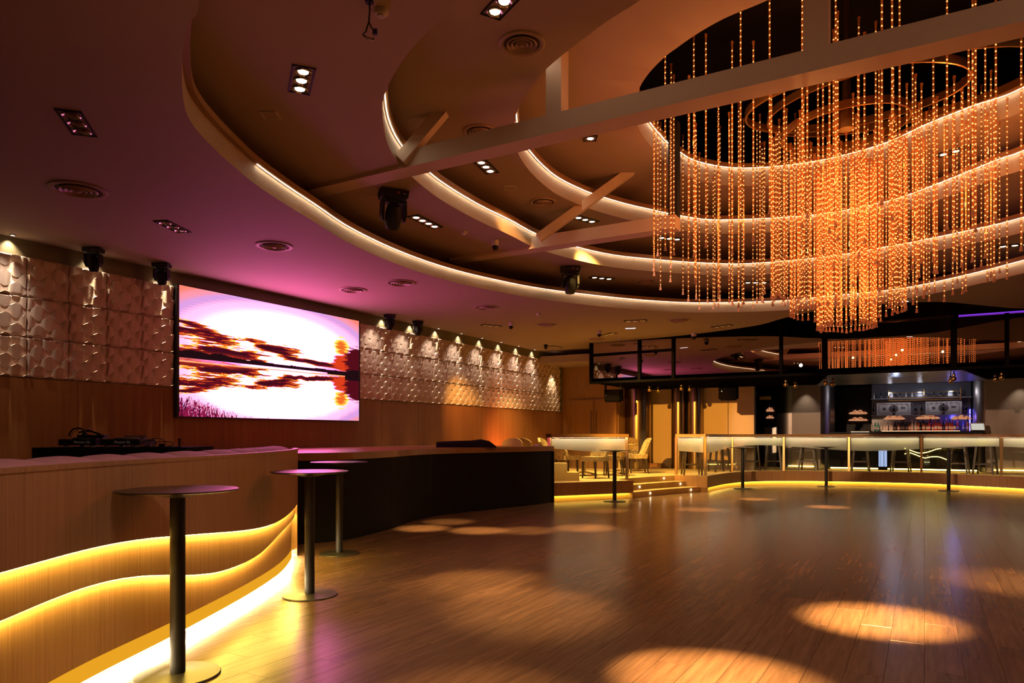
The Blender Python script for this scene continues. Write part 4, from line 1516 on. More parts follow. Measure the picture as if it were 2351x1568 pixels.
for px, yy, lb in ((1491, 18.0, 'first'), (1511, 18.4, 'second'), (1564, 17.9, 'third'), (1583, 18.3, 'fourth'), (1804, 17.7, 'fifth'), (1826, 18.3, 'sixth'), (1896, 17.7, 'seventh'), (1912, 18.2, 'eighth'),
                   (2190, 17.7, 'ninth'), (2183, 18.4, 'tenth'), (2286, 18.3, 'eleventh'), (2300, 17.8, 'twelfth')):
    c = onY(px, yy)
    t = thing('globe_spotlight', lb + ' small bronze globe lamp from the left under the canopy', 'lamp', (c.x, c.y, 2.58), 0, 'globe lamps under the canopy')
    MB().tube([(0, 0, 0.03), (0, 0, 0.18)], 0.012, 8).build('stem', M['black'], t)
    MB().lathe([(0.03, 0.035), (0.035, 0.06), (0.02, 0.09)], 12).build('socket', M['brass'], t, 40)
    MB().sphere((0, 0, -0.02), 0.055, 14, 9).build('globe', M['brass'], t, True)

# ================================================================== BAR TABLES
bt = thing('bar_table', 'nearest tall black round bar table before the glowing booth', 'bar table', (0, 0, 0))
MB().lathe([(0.226, 0.0), (0.230, 0.006), (0.226, 0.012), (0.06, 0.017), (0.045, 0.020)], 48).build('base_plate', M['tablebase'], bt, 30)
MB().lathe([(0.041, 0.018), (0.041, 1.035)], 28).build('column', M['pole'], bt, 40)
MB().lathe([(0.05, 1.015), (0.19, 1.043), (0.19, 1.047)], 28).build('mount_plate', M['pole'], bt, 30)
MB().lathe([(0.30, 1.046), (0.324, 1.056), (0.325, 1.061), (0.322, 1.063)], 56).build('tabletop', M['tabletop'], bt, 30)
bt_tree = treeof(bt)
G = 'tall round bar tables'
bt['group'] = G
p = P(408, 1551, 0)
bt.location = (p.x, p.y, 0)
for (px, py), lb in (((711, 1367), 'second black bar table, at the curved end of the glowing booth'), ((779, 1272), 'third black bar table, against the black stage corner'),
                     ((1411, 1151), 'bar table before the short left balustrade'), ((1705, 1122), 'bar table before the left end of the long balustrade'),
                     ((1897, 1117), 'bar table before the middle of the long balustrade'), ((2178, 1127), 'bar table at the right before the long balustrade')):
    p = P(px, py, 0)
    dup(bt, (p.x, p.y, 0), 0.4, lb, G, None, bt_tree)

# ================================================================== CHAIRS, TABLES, STOOLS on the platforms


def dining_chair(mat, label):
    t = thing('dining_chair', label, 'chair', (0, 0, 0))
    MB().box((0, 0, 0.44), (0.46, 0.46, 0.11), taper=0.97).build('seat', mat, t)
    vs, fs = [], []
    NJ, NI = 8, 10
    for side in (0, 1):
        for j in range(NJ + 1):
            for i in range(NI + 1):
                u = i / NI * 2 - 1
                v = j / NJ
                hh = 0.40 + v * (0.52 - 0.10 * abs(u) ** 3)
                wing = 0.16 * abs(u) ** 2.4 * (1 - 0.5 * v)
                vs.append((u * 0.245, 0.20 + 0.10 * v - wing + (0.07 if side else 0), hh))
    n1 = (NJ + 1) * (NI + 1)
    for j in range(NJ):
        for i in range(NI):
            a = j * (NI + 1) + i
            fs.append((a, a + 1, a + NI + 2, a + NI + 1))
            fs.append((n1 + a, n1 + a + NI + 1, n1 + a + NI + 2, n1 + a + 1))
    for i in range(NI):
        a, b = NJ * (NI + 1) + i, i
        fs.append((a, a + 1, n1 + a + 1, n1 + a))
        fs.append((b, n1 + b, n1 + b + 1, b + 1))
    for j in range(NJ):
        for e in (0, NI):
            a = j * (NI + 1) + e
            fs.append((a, a + NI + 1, n1 + a + NI + 1, n1 + a) if e == 0 else (a, n1 + a, n1 + a + NI + 1, a + NI + 1))
    MB().add(vs, fs).build('backrest', mat, t, 40)
    for sx, sy in ((-1, -1), (1, -1), (-1, 1), (1, 1)):
        MB().bar((sx * 0.19, sy * 0.19, 0.40), (sx * 0.205, sy * (0.20 if sy < 0 else 0.25), 0.0), 0.045, 0.045, 0.6).build('leg', M['darkleg'], t)
    return t


dc = dining_chair(M['chairgold'], 'gold damask dining chair with high back, right of the short balustrade')
dct = treeof(dc)
CG = 'gold upholstered dining chairs on the left platform'
dc['group'] = CG


def chairpos(px, D):
    v = W(px, D, PZ)
    return (v.x, v.y, PZ)


dc.location = chairpos(1463, 18.6)
dc.rotation_euler = (0, 0, math.radians(-60))
for px, D, rz, lb in ((1300, 17.6, 150, 'gold dining chair seen through glass at the left post'), (1366, 16.5, -20, 'gold damask chair turned away behind glass, near the bar table'),
                      (1408, 17.6, -75, 'gold damask chair directly behind the bar table column'), (1206, 17.6, 190, 'gold damask chair back showing above the stage end'),
                      (1446, 20.5, 20, 'gold chair behind the right post of the short balustrade'), (1268, 18.2, 100, 'gold chair sliver between the stage and the first post')):
    dup(dc, chairpos(px, D), math.radians(rz), lb, CG, None, dct)
dp = dining_chair(M['chairplain'], 'plain gold chair back showing above the stage, left of the damask one')
dp.location = chairpos(1168, 16.6)
dp.rotation_euler = (0, 0, math.radians(10))
dp['group'] = CG
tb = thing('dining_table', 'round pedestal dining table behind the short balustrade', 'table', chairpos(1340, 17.6))
MB().lathe([(0.45, 0.72), (0.46, 0.735), (0.45, 0.75)], 40).build('tabletop', M['tablewood'], tb, 30)
MB().lathe([(0.05, 0.06), (0.045, 0.45), (0.06, 0.68), (0.18, 0.72)], 18).build('pedestal', M['tablewood'], tb, 40)
for k in range(4):
    a = k * PI / 2 + 0.4
    MB().bar((0, 0, 0.09), (0.33 * math.cos(a), 0.33 * math.sin(a), 0.02), 0.06, 0.05, 0.7).build('foot', M['tablewood'], tb)
tb['group'] = 'pedestal dining tables on the left platform'
dup(tb, chairpos(1424, 19.4), 0.3, 'round pedestal dining table farther back, partly behind the bar table column', 'pedestal dining tables on the left platform', None, treeof(tb))
# small step unit
p = W(1296, 15.6, PZ)
su = thing('step_unit', 'small two-step pale wooden unit behind the glass beside the stage', 'steps', (p.x, p.y, PZ), math.radians(30))
MB().box((-0.12, 0.10, 0.19), (0.34, 0.5, 0.38)).build('upper_step', M['kick'], su)
MB().box((0.18, 0.10, 0.09), (0.26, 0.5, 0.18)).build('lower_step', M['kick'], su)
# low plinth in the bay
p = onY(1503, 20.6)
pl = thing('low_plinth', 'low brown box plinth at the foot of the amber wall', 'plinth', (p.x, p.y, PZ))
MB().box((0, 0, 0.07), (0.46, 0.30, 0.14)).build('body', M['stagewood'], pl)
MB().box((0, 0, 0.147), (0.50, 0.34, 0.016)).build('lid', M['stagewood'], pl)
# stools
so_ = thing('bar_stool', 'dark wooden bar stool', 'stool', (0, 0, 0))
MB().box((0, 0, 0.735), (0.42, 0.40, 0.05), taper=0.95).build('seat', M['stoolwood'], so_)
SEATC = [plain('lime_seat', (0.62, 0.60, 0.04), 0.6), plain('pink_seat', (0.62, 0.20, 0.26), 0.6)]
pad = MB().box((0, 0, 0.79), (0.40, 0.38, 0.06), taper=0.96).bar((0, 0.185, 0.72), (0, 0.200, 0.89), 0.34, 0.05)
pm1 = pad.build('upholstered_pad', SEATC[0], so_)
pm2_me = pad.mesh('upholstered_pad', SEATC[1])
for sx, sy in ((-1, -1), (1, -1), (-1, 1), (1, 1)):
    MB().bar((sx * 0.15, sy * 0.15, 0.72), (sx * 0.22, sy * 0.21, 0.0), 0.06, 0.045, 0.8).build('leg', M['stoolwood'], so_)
for a, b, z in (((-1, -1), (1, -1), 0.26), ((-1, 1), (1, 1), 0.26), ((-1, -1), (-1, 1), 0.30), ((1, -1), (1, 1), 0.30)):
    MB().bar((a[0] * 0.196, a[1] * 0.189, z), (b[0] * 0.196, b[1] * 0.189, z), 0.03, 0.03).build('stretcher', M['stoolwood'], so_)
sot = treeof(so_)
SG = 'dark wooden bar stools behind the long balustrade'
so_['group'] = SG


def stoolpos(px, back=0.45):
    # behind the balustrade along the sight line
    t = (px - CX) / F
    best = None
    for a, b in zip(off[:-1], off[1:]):
        fa = (a[0] * C30 + a[1] * S30) - t * depth(a)
        fb = (b[0] * C30 + b[1] * S30) - t * depth(b)
        if fa * fb <= 0 and abs(fa - fb) > 1e-9:
            k = fa / (fa - fb)
            D = depth(a) + (depth(b) - depth(a)) * k
            best = D if best is None else max(best, D)
    D = (best or 18) + back
    v = W(px, D, PZ)
    return (v.x, v.y, PZ)


ORD = ['first', 'second', 'third', 'fourth', 'fifth', 'sixth', 'seventh', 'eighth', 'ninth']
for k, (px, bk, rz) in enumerate(((1588, 0.42, 25), (1652, 1.0, 40), (1726, 0.60, 12), (1776, 0.42, 5), (1856, 0.45, -3), (1975, 0.42, 8), (2068, 0.42, -6), (2200, 0.42, -10), (2262, 0.45, -18))):
    lb = ORD[k] + ' dark wooden bar stool from the left behind the long balustrade'
    if k == 0:
        so_.location = stoolpos(px, bk)
        so_.rotation_euler = (0, 0, math.radians(rz + 180))
        so_['label'] = lb
    else:
        q_ = dup(so_, stoolpos(px, bk), math.radians(rz + 180), lb, SG, None, sot)
        if k in (4, 7):
            for ch in kids(q_):
                if ch.name.startswith('upholstered_pad'):
                    ch.data = pm2_me

# ================================================================== BAR
b0, b1 = onY(1818, 23.6), onY(2250, 23.6)
BX0, BX1 = -2.35, 1.25
bar = thing('bar_counter', 'long dark bar counter with glowing wave lines behind the long balustrade', 'counter', (-0.5, 22.6, PZ), world=True)
MB().box(((BX0 + BX1) / 2, 22.75, PZ + 0.55), (BX1 - BX0, 0.55, 0.94)).build('front', M['blackpanel'], bar)
MB().box(((BX0 + BX1) / 2, 22.72, PZ + 1.05), (BX1 - BX0 + 0.1, 0.72, 0.05)).build('counter_top', M['black'], bar)
MB().box(((BX0 + BX1) / 2, 22.50, PZ + 0.05), (BX1 - BX0, 0.04, 0.03)).build('led_strip', M['ledplat'], bar)
for pts_ in (((-0.47, 1.03), (-0.30, 0.96), (-0.12, 0.90), (0.08, 0.93), (0.28, 1.01), (0.44, 1.03), (0.62, 1.0)), ((-0.47, 0.87), (-0.37, 0.91), (-0.2, 0.85), (0.0, 0.77), (0.15, 0.80), (0.35, 0.80), (0.58, 0.70))):
    MB().tube([(a, 22.465, b - 0.02) for a, b in catmull(list(pts_), False, 5)], 0.008, 6).build('wave_led', M['ledplat'], bar)
fx0, fx1 = onY(2016, 22.42).x, onY(2038, 22.42).x
fg = thing('doorway_reflection', 'pale blue glowing panel standing in for a doorway reflection at the bar counter front', 'light panel', ((fx0 + fx1) / 2, 22.40, PZ + 0.02))  # emissive panel added to imitate a bright doorway mirrored in the glass
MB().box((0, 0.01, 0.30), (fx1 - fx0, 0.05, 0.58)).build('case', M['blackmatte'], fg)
MB().box((0, -0.02, 0.32), (fx1 - fx0 - 0.03, 0.01, 0.50)).build('glow_sheet', emit('reflection_glow', (0.50, 0.62, 1.0), 0.85, False), fg)
MB().box((0.0, -0.028, 0.56), (fx1 - fx0 - 0.02, 0.006, 0.03)).box((0.0, -0.028, 0.08), (fx1 - fx0 - 0.02, 0.006, 0.03)).box((0.03, -0.028, 0.32), (0.012, 0.006, 0.48)).box((-0.06, -0.028, 0.32), (0.006, 0.006, 0.48)).build('reflection_bars', M['black'], fg)
bb = thing('back_bar', 'lit back bar wall with glass shelves of bottles', 'shelving', (0, 24.8, PZ), world=True)
gx0, gx1 = onY(2000, 24.6).x, onY(2231, 24.6).x


def bx(px, Y=24.5):
    return onY(px, Y).x


def bz(py, px, Y=24.5):
    return zat(py, depth(onY(px, Y)))


MB().box(((gx0 + gx1) / 2, 24.95, 1.75), (gx1 - gx0, 0.06, 2.5)).build('back_panel', M['barback'], bb)
zs_ = [bz(990, 2100), bz(952, 2100), bz(913, 2100)]
MB().box(((gx0 + gx1) / 2, 24.55, zs_[0] - 0.25), (gx1 - gx0, 0.5, 0.50)).build('base_cabinet', M['black'], bb)
MB().box(((gx0 + gx1) / 2, 24.335, zs_[0] + 0.006), (gx1 - gx0 - 0.6, 0.06, 0.012)).build('shelf_led', M['ledbar'], bb)
for z in zs_[1:]:
    MB().box(((gx0 + gx1) / 2, 24.70, z - 0.012), (gx1 - gx0, 0.33, 0.022)).build('shelf', M['shelfglass'], bb)
for px in (2040, 2122, 2206):
    MB().tube([(bx(px, 24.3), 24.3, bz(918, px, 24.3)), (bx(px, 24.3), 24.3, 2.75)], 0.016, 8).build('hanger_post', M['brass'], bb)
for py in (900, 912, 918):
    MB().bar((bx(2040, 24.3), 24.3, bz(py, 2122, 24.3)), (bx(2206, 24.3), 24.3, bz(py, 2122, 24.3)), 0.02, 0.02 if py == 900 else 0.035).build('glass_rail', M['brass'], bb)
MB().box((gx1 - 0.03, 24.9, zs_[1] - 0.3), (0.03, 0.03, 0.9)).build('blue_led', M['ledblue'], bb)
point((gx1 - 0.45, 24.55, zs_[0] + 0.42), 5, (0.15, 0.12, 1.0), 0.05, 'blue_led_glow')
for q in (0.2, 0.5, 0.8):
    point((gx0 + (gx1 - gx0) * q, 24.25, 2.62), 4, (0.85, 0.85, 1.0), 0.05, 'bar_downlight_glow')
point(((sx0 + sx1) / 2, 19.0, 2.45), 3.5, (0.55, 0.65, 1.0), 0.05, 'bar_downlight_glow')
# lit cloud pictures on the back bar
ccol = {}
for px, py, wpx, hpx, lb in ((2053, 958, 46, 12, 'glowing orange cloud light box above the bottles, left'), (2130, 957, 50, 12, 'glowing orange cloud light box above the bottles, middle'),
                             (2207, 958, 42, 11, 'glowing orange cloud light box above the bottles, right'), (1970, 946, 40, 11, 'upper orange cloud light box in the dark recess left of the bar'),
                             (1970, 962, 42, 10, 'lower orange cloud light box in the dark recess left of the bar'), (1768, 940, 18, 11, 'upper orange cloud light box in the narrow dark opening'),
                             (1768, 957, 18, 8, 'lower orange cloud light box in the narrow dark opening')):
    Y = 24.895 if px > 2000 else 26.07
    c = onY(px, Y)
    D = depth(c)
    z = zat(py, D)
    w_, h_ = wpx * D / F, hpx * D / F
    t = thing('cloud_light_box', lb, 'light box', (c.x, Y, z))
    out = []
    r2 = random.Random(px)
    for k in range(25):
        u = 1 - 2 * k / 24
        env = max(0.0, 1 - abs(u) ** 2.2)
        out.append((w_ / 2 * u, h_ * (-0.30 + env * (0.45 + 0.35 * abs(math.sin(5.3 * u + px))))))
    for k in range(1, 10):
        u = -1 + 2 * k / 10
        out.append((w_ / 2 * u, h_ * (-0.42 - 0.05 * r2.random())))
    vs = [(x, -0.02, y) for x, y in out] + [(x, 0.02, y) for x, y in out]
    n = len(out)
    MB().add(vs, [tuple(range(n)), tuple(reversed(range(n, 2 * n)))] + [(i, n + i, n + (i + 1) % n, (i + 1) % n) for i in range(n)]).build('panel', emit('cloud_glow', (1.0, 0.42, 0.20), 0.55, False), t)
    for q in (-0.2, 0.12, 0.3):
        MB().box((w_ * q, -0.022, h_ * (0.12 - 0.3 * abs(q))), (w_ * 0.13, 0.01, h_ * 0.16)).build('dark_patch', emit('cloud_shadow', (0.45, 0.10, 0.03), 0.5, False), t)
# framed prints
for px0, px1, py0, py1, lb in ((2013, 2090, 924, 951, 'framed banknote-style print on the back bar, left one'), (2126, 2208, 921, 950, 'framed banknote-style print on the back bar, right one')):
    Y = 24.5
    x0, x1 = bx(px0, Y), bx(px1, Y)
    z1_, z0_ = bz(py0, (px0 + px1) / 2, Y), zs_[1] + 0.002
    t = thing('framed_print', lb, 'picture', ((x0 + x1) / 2, Y + 0.15, z0_), world=False)
    wd_, ht_ = x1 - x0, z1_ - z0_
    MB().box((0, 0, ht_ / 2), (wd_, 0.02, ht_)).build('backing', M['paper'], t)
    f_ = MB()
    for sx, sz in ((1, 0), (-1, 0), (0, 1), (0, -1)):
        f_.box((sx * wd_ / 2, -0.01, ht_ / 2 + sz * (ht_ / 2 - 0.01)), (0.02 if sx else wd_, 0.03, 0.02 if sz else ht_))
    f_.build('frame', M['white'], t)
    b_ = MB()
    for sx, sz in ((1, 0), (-1, 0), (0, 1), (0, -1)):
        b_.box((sx * wd_ * 0.44, -0.012, ht_ / 2 + sz * ht_ * 0.36), (0.012 if sx else wd_ * 0.88, 0.004, 0.012 if sz else ht_ * 0.72))
    b_.build('border', M['print'], t)
    MB().lathe([(ht_ * 0.30, 0.0), (ht_ * 0.30, 0.004)], 24, (0, 0, 0)).build('oval', M['print'], t)
    ov = bpy.data.objects[t.children[-1].name] if len(t.children) else None
    for ch in kids(t):
        if ch.name.startswith('oval'):
            ch.rotation_euler = (PI / 2, 0, 0)
            ch.location = (0.0, -0.012, ht_ / 2)
            ch.scale = (1.15, 1.0, 1.0)
    MB().box((-wd_ * 0.28, -0.012, ht_ / 2), (ht_ * 0.22, 0.004, ht_ * 0.22)).box((wd_ * 0.28, -0.012, ht_ * 0.56), (ht_ * 0.32, 0.004, ht_ * 0.16)).build('motif', M['print'], t)


BSHAPE = {
    'tall': [(0.033, 0), (0.034, 0.18), (0.030, 0.215), (0.013, 0.25), (0.013, 0.30), (0.015, 0.302), (0.015, 0.32)],
    'square': [(0.034, 0), (0.034, 0.15), (0.031, 0.17), (0.016, 0.19), (0.016, 0.23), (0.019, 0.232), (0.019, 0.255)],
    'wine': [(0.039, 0), (0.040, 0.20), (0.034, 0.23), (0.014, 0.27), (0.014, 0.345), (0.016, 0.35), (0.016, 0.365)],
}
BM = {}
for sh, pr in BSHAPE.items():
    n = 4 if sh == 'square' else 14
    bd = MB().lathe(pr[:4], 14, cap=True)
    nk = MB().lathe(pr[3:], 10)
    lbm = MB().lathe([(pr[0][0] + 0.001, 0.05), (pr[0][0] + 0.001, 0.12)], 14, cap=False)
    for cn_, mt in BOTTLE.items():
        BM[(sh, cn_)] = (bd.mesh('bottle', mt, 40), nk.mesh('neck', M['black'] if cn_ in ('dark', 'amber') else mt, 40), lbm.mesh('label_band', M['paper'] if cn_ != 'dark' else M['print'], 40))


def bottle(sh, cn_, x, y, z, label, group, s_=1.0):
    a, b, c = BM[(sh, cn_)]
    o = bpy.data.objects.new('bottle', a)
    COL.objects.link(o)
    o.location = (x, y, z)
    o.scale = (s_,) * 3
    tag(o, label, 'bottle', group)
    for nm, me in (('neck', b), ('label_band', c)):
        q = bpy.data.objects.new(nm, me)
        COL.objects.link(q)
        q.parent = o


ADJ = dict(green='green', clear='clear', amber='amber', dark='dark', red='red', blue='blue')
ORDN = ['first', 'second', 'third', 'fourth', 'fifth', 'sixth', 'seventh', 'eighth', 'ninth', 'tenth', 'eleventh', 'twelfth']
seq = ['clear', 'green', 'green', 'clear', 'clear', 'clear', 'clear', 'clear', 'dark', 'amber', 'dark', 'dark', 'dark', 'amber', 'clear', 'clear', 'amber', 'dark', 'amber', 'amber', 'red', 'red', 'red', 'amber', 'red', 'dark', 'red', 'amber', 'red', 'blue']
cnt = {}
for k, cn_ in enumerate(seq):
    px = 2003 + k * (2193 - 2003) / 29 + random.uniform(-1.2, 1.2)
    cnt[cn_] = cnt.get(cn_, 0) + 1
    sh = 'square' if cn_ in ('green', 'clear') and k % 2 else random.choice(['tall', 'square', 'tall'])
    bottle(sh, cn_, bx(px, 24.45), 24.45 + random.uniform(-0.02, 0.05), zs_[0] + 0.012, '%s %s spirit bottle from the left on the lit lower bar shelf' % (ORDN[min(cnt[cn_] - 1, 11)], cn_), 'bottles on the lower bar shelf', random.uniform(0.85, 1.12))
for k, px in enumerate((2118, 2136, 2150, 2172, 2187, 2199, 2212, 2222)):
    cn_ = ('amber', 'dark', 'dark', 'clear', 'dark', 'red', 'blue', 'amber')[k]
    bottle('wine' if k % 2 else 'tall', cn_, bx(px, 24.62), 24.64, zs_[0] + 0.012, '%s taller bottle from the left in the back row of the lit shelf' % ORDN[k], 'back row bottles on the lower bar shelf', 1.0)
for k, px in enumerate((2006, 2052, 2102, 2116, 2166, 2218)):
    bottle('wine', 'dark', bx(px, 24.52), 24.58, zs_[1], '%s dark wine bottle from the left on the middle bar shelf' % ORDN[k], 'wine bottles on the middle bar shelf', 0.9)
for k, px in enumerate((2006, 2022, 2035, 2052, 2066, 2080, 2094, 2126, 2144, 2160, 2174, 2190, 2203)):
    bottle('square', ('clear', 'dark', 'dark', 'dark', 'dark', 'clear', 'clear', 'dark', 'dark', 'dark', 'dark', 'dark', 'dark')[k], bx(px, 24.6), 24.68, zs_[2], 'small bottle on the top bar shelf' if k > 11 else '%s small bottle from the left on the top bar shelf' % ORDN[k], 'small bottles on the top bar shelf', 0.72)
# hanging glasses
gm = MB().lathe([(0.032, 0), (0.032, -0.003), (0.004, -0.006), (0.004, -0.07), (0.030, -0.085), (0.036, -0.12), (0.030, -0.165)], 12, cap=False).mesh('wine_glass', M['glass'], True)
for k in range(14):
    px = 2048 + k * 11.3
    o = bpy.data.objects.new('wine_glass', gm)
    COL.objects.link(o)
    o.location = (bx(px, 24.3), 24.3, bz(918, 2122, 24.3) - 0.018)
    tag(o, (ORDN + ['thirteenth', 'fourteenth'])[k] + ' clear stemmed glass from the left hanging from the brass bar rail', 'glass', 'hanging glasses over the bar')
# monitor
p = onY(2250, 22.7)
mo_ = thing('till_monitor', 'pale tilted till monitor on the bar counter end beside the bottles', 'monitor', (1.22, 22.62, PZ + 1.075), math.radians(18))
mo_.scale = (0.86, 0.86, 0.86)
mm = Matrix.Rotation(math.radians(-20), 3, 'X')
MB().box((0, 0, 0.16), (0.40, 0.03, 0.24), mat=mm).build('case', M['white'], mo_)
MB().box((0, -0.018, 0.16), (0.35, 0.008, 0.20), mat=mm).build('display', M['screenlit'], mo_)
MB().box((0, 0.03, 0.025), (0.30, 0.22, 0.05)).build('stand', M['black'], mo_)
# dim sign, cabinet and paper stack in the narrow opening
p = onY(1757, 22.4)
sg = thing('ceiling_sign', 'small dim olive sign box hanging in the narrow dark opening', 'sign', (p.x, 22.4, zat(914, depth(p))))
MB().box((0, 0, 0), (0.32, 0.05, 0.10)).build('box', M['kick'], sg)
MB().bar((0, 0, 0.05), (0, 0, 2.95 - zat(914, depth(p))), 0.02, 0.02).build('hanger', M['black'], sg)
p = onY(1768, 23.6)
cbn = thing('steel_cabinet', 'low grey steel cabinet in the narrow dark opening', 'cabinet', (p.x, 23.9, PZ))
MB().box((0, 0, 0.62), (0.36, 0.5, 1.24)).build('body', M['slat'], cbn)
for k in range(3):
    MB().box((0, -0.255, 0.25 + 0.4 * k), (0.32, 0.012, 0.36)).build('drawer', M['slat'], cbn)
p = onY(1975, 24.2)
cb2 = thing('back_counter', 'low grey steel counter in the dark recess left of the bottles', 'counter', (p.x, 24.4, PZ))
MB().box((0, 0, 0.55), (0.50, 0.6, 1.10)).build('body', M['slat'], cb2)
MB().box((0, 0, 1.12), (0.54, 0.64, 0.03)).build('top', M['black'], cb2)

# ================================================================== DJ TABLE AND GEAR
T0, T1 = W(74, 6.15, 0), W(431, 6.30, 0)
dx_ = (T1 - T0).to_2d()
TL = dx_.length
rz_ = math.atan2(dx_.y, dx_.x)
TZ = 1.262
mid = (T0 + T1) / 2
dj = thing('dj_table', 'black cloth-covered DJ table behind the curved booth', 'table', (mid.x, mid.y, 0), rz_)
MB().box((0, 0.38, TZ - 0.02), (TL, 0.76, 0.04)).build('table_top', M['blackcloth'], dj)
vs, fs = [], []
NS = 60
for k in range(NS + 1):
    x = -TL / 2 + TL * k / NS
    o_ = 0.006 * math.sin(k * 0.9)
    vs += [(x, -0.004 + 0 * o_, TZ - 0.001), (x, -0.012 + o_, TZ - 0.25), (x, -0.014 + 2 * o_, 0.02)]
for k in range(NS):
    for j in range(2):
        a = k * 3 + j
        fs.append((a, a + 1, a + 4, a + 3))
MB().add(vs, fs).build('cloth_skirt', M['blackcloth'], dj, True)
for sx in (-1, 1):
    for yy in (0.05, 0.70):
        MB().box((sx * (TL / 2 - 0.04), yy, TZ / 2 - 0.02), (0.05, 0.05, TZ - 0.04)).build('leg', M['black'], dj)
ux = Vector((math.cos(rz_), math.sin(rz_), 0))
uy = Vector((-ux.y, ux.x, 0))


def ontable(px, back):
    """point on the table top along a photo column, back metres behind its front edge"""
    t = (px - CX) / F
    a = T0 + uy * back
    fa = (a.x * C30 + a.y * S30) - t * depth(a)
    b = a + ux
    fb = (b.x * C30 + b.y * S30) - t * depth(b)
    k = fa / (fa - fb)
    q = a + ux * k
    return Vector((q.x, q.y, TZ))


def text_mesh(body, size, name, parent, loc, rot, mat):
    cu = bpy.data.curves.new(name, 'FONT')
    cu.body = body
    cu.size = size
    cu.extrude = 0.0006
    cu.align_x = 'CENTER'
    cu.align_y = 'CENTER'
    cu.shear = 0.15
    cu.resolution_u = 2
    cu.materials.append(mat)
    o = bpy.data.objects.new(name, cu)
    COL.objects.link(o)
    bpy.context.view_layer.update()
    me = bpy.data.meshes.new_from_object(o.evaluated_get(bpy.context.evaluated_depsgraph_get()))
    bpy.data.objects.remove(o)
    o = bpy.data.objects.new(name, me)
    COL.objects.link(o)
    o.parent = parent
    o.location = loc
    o.rotation_euler = rot
    return o


def player(label, px0, px1, tx):
    a, b = ontable(px0, 0.06), ontable(px1, 0.06)
    w_ = (b - a).length
    m_ = (a + b) / 2
    t = thing('dj_player', label, 'media player', (m_.x, m_.y, TZ), rz_)
    h = 0.072
    body = MB().box((0, 0.19, 0.018 + (h - 0.018) / 2), (w_, 0.38, h - 0.018)).build('body', M['black'], t)
    MB().lathe([(0.10, 0), (0.10, 0.012), (0.08, 0.016)], 28, (0, 0.15, h)).build('jog_wheel', M['tablebase'], body, 40)
    MB().box((0, 0.31, h + 0.008), (w_ * 0.6, 0.10, 0.016), mat=Matrix.Rotation(0.35, 3, 'X')).build('touch_screen', M['tv'], body)
    for sx in (-1, 1):
        for yy in (0.04, 0.34):
            MB().lathe([(0.022, 0), (0.022, 0.020)], 12, (sx * (w_ / 2 - 0.045), yy, 0)).build('foot', M['silver'], t, 40)
    text_mesh('Pioneer Dj', 0.030, 'logo_lettering', body, (tx * w_, -0.001, 0.046), (PI / 2, 0, 0), M['logo'])
    return t


player('left black DJ player on the black table beneath the tangle of cables', 134, 220, 0.12)
player('right black DJ player on the black table beside the loose cables', 229, 320, 0.06)
p = ontable(197, 0.10)
hp = thing('dj_mixer_stack', 'tangle of mixer arm and headphones standing on the left DJ player', 'headphones', (p.x, p.y, TZ + 0.079), rz_)
hp.scale = (0.72, 0.72, 0.66)
MB().box((0.02, 0.14, 0.025), (0.30, 0.16, 0.045)).build('base', M['black'], hp)
MB().tube([(-0.12 + 0.10 * math.cos(a) + 0.02, 0.02, 0.03 + 0.11 * math.sin(a)) for a in [PI - k * PI / 10 for k in range(11)]], 0.011, 8).build('headband', M['cable'], hp)
MB().sphere((-0.02, 0.02, 0.045), 0.035, 12, 8).build('ear_cup', M['black'], hp, True)
MB().tube([(-0.10, 0.05, 0.08), (0.02, 0.05, 0.105), (0.12, 0.05, 0.06), (0.19, 0.05, 0.02)], 0.013, 8).build('arm', M['black'], hp)
MB().sphere((0.02, 0.03, 0.125), 0.014, 10, 6).build('knob', M['silver'], hp, True)
MB().tube([(-0.18, 0.03, 0.01), (-0.17, 0.03, 0.07), (-0.08, 0.03, 0.13), (0.06, 0.03, 0.10), (0.20, 0.03, 0.05), (0.24, 0.03, 0.0)], 0.004, 6).build('wire', M['cable'], hp)
p = ontable(354, 0.12)
lc = thing('loose_cables', 'loose black cables curling on the DJ table right of the players', 'cable', (p.x, p.y, TZ), rz_)
rq = random.Random(9)
for k in range(4):
    x0 = -0.10 + 0.055 * k
    MB().tube([(x0 + 0.045 * math.cos(a) * (1 + 0.3 * k), 0.02 * k, 0.008 + 0.03 * (1 + math.sin(a)) * (0.7 + 0.25 * (k % 3))) for a in [q * PI / 6 - 1.2 for q in range(10)]], 0.004, 6).build('loop', M['cable'], lc)
MB().box((0.06, 0.03, 0.016), (0.05, 0.05, 0.032)).build('adaptor', M['black'], lc)
MB().box((-0.02, 0.03, 0.004), (0.36, 0.09, 0.008)).build('cable_tray', M['black'], lc)
p = ontable(412, 0.08)
ms = thing('mic_stub', 'thin upright black stub microphone at the right end of the DJ table', 'microphone', (p.x, p.y, TZ), rz_)
MB().lathe([(0.022, 0), (0.022, 0.006)], 12).build('base', M['black'], ms)
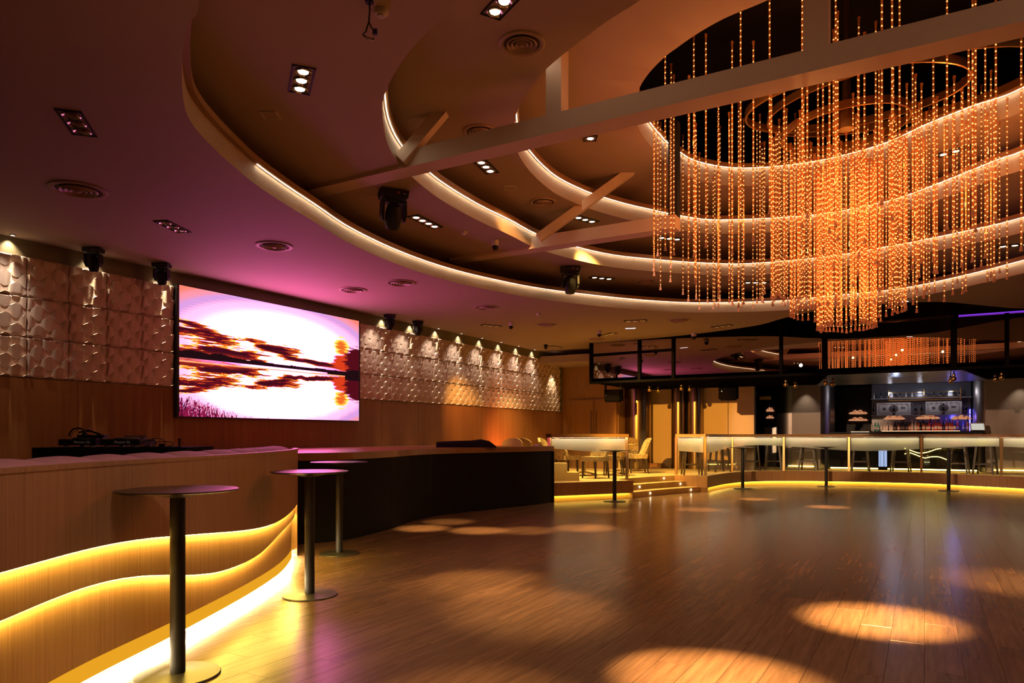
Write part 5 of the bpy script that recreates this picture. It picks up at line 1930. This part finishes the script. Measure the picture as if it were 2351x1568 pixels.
MB().lathe([(0.009, 0.006), (0.009, 0.062), (0.012, 0.064), (0.012, 0.078)], 12).build('body', M['black'], ms, 40)
# white socket adaptor with cable at the stage end
p = W(1258, 14.6, 1.146)
ad = thing('power_adaptor', 'small white adaptor with a black lead on the far stage corner', 'adaptor', (p.x - 0.1, p.y - 0.3, 1.146), 0.5)
MB().box((0, 0, 0.022), (0.10, 0.06, 0.044)).build('case', M['white'], ad)
MB().tube([(0.04, -0.01, 0.03), (0.09, -0.03, 0.02), (0.115, -0.05, 0.005)], 0.007, 6).build('lead', M['cable'], ad)

LAB = {'floor': 'brown laminate plank dance floor', 'wall_left': 'left wall with relief panels above wood veneer', 'ceiling': 'main dropped ceiling with the large curved opening', 'wall_right': 'right side wall out of view',
       'wall_front': 'wall behind the viewpoint', 'wall_back': 'dark rear wall behind the bar', 'trim_1': 'outermost and lowest curved cove band with light strip', 'trim_2': 'second curved cove band with light strip',
       'trim_3': 'third curved cove band with light strip', 'trim_4': 'innermost curved cove band around the bead chandelier', 'ceiling_beam': 'long white beam crossing in front of the bead chandelier',
       'ceiling_beam.001': 'shorter white beam ending at the left bead strings', 'ceiling_brace': 'short diagonal brace at the second cove', 'ceiling_brace.001': 'longer diagonal brace rising from the shorter white beam',
       'ceiling_post': 'post painted dark for its unlit side, above the end of the shorter white beam', 'ceiling_soffit': 'dropped soffit box in the far left ceiling corner', 'wall_door_side': 'brown wall around the double door',
       'door_1': 'brown double door with long chrome handles', 'wall_bay': 'amber lit back wall bays', 'pillar': 'bronze round pillar right of the double door', 'pillar.001': 'left bronze pillar of the close pair',
       'pillar.002': 'right bronze pillar of the close pair', 'pillar.003': 'grey rounded block left of the bar', 'pillar.004': 'grey rounded block right of the bar', 'ceiling_canopy': 'black framed tinted mirror canopy over the bar',
       'floor_platform': 'long curved raised platform before the bar', 'floor_platform.001': 'left raised platform beside the black stage', 'floor_steps': 'three carpeted steps with small step lamps'}
for k, v in LAB.items():
    if k in bpy.data.objects:
        bpy.data.objects[k]['label'] = v
for o in bpy.data.objects:
    for k in ('_world', '_base'):
        if k in o:
            del o[k]
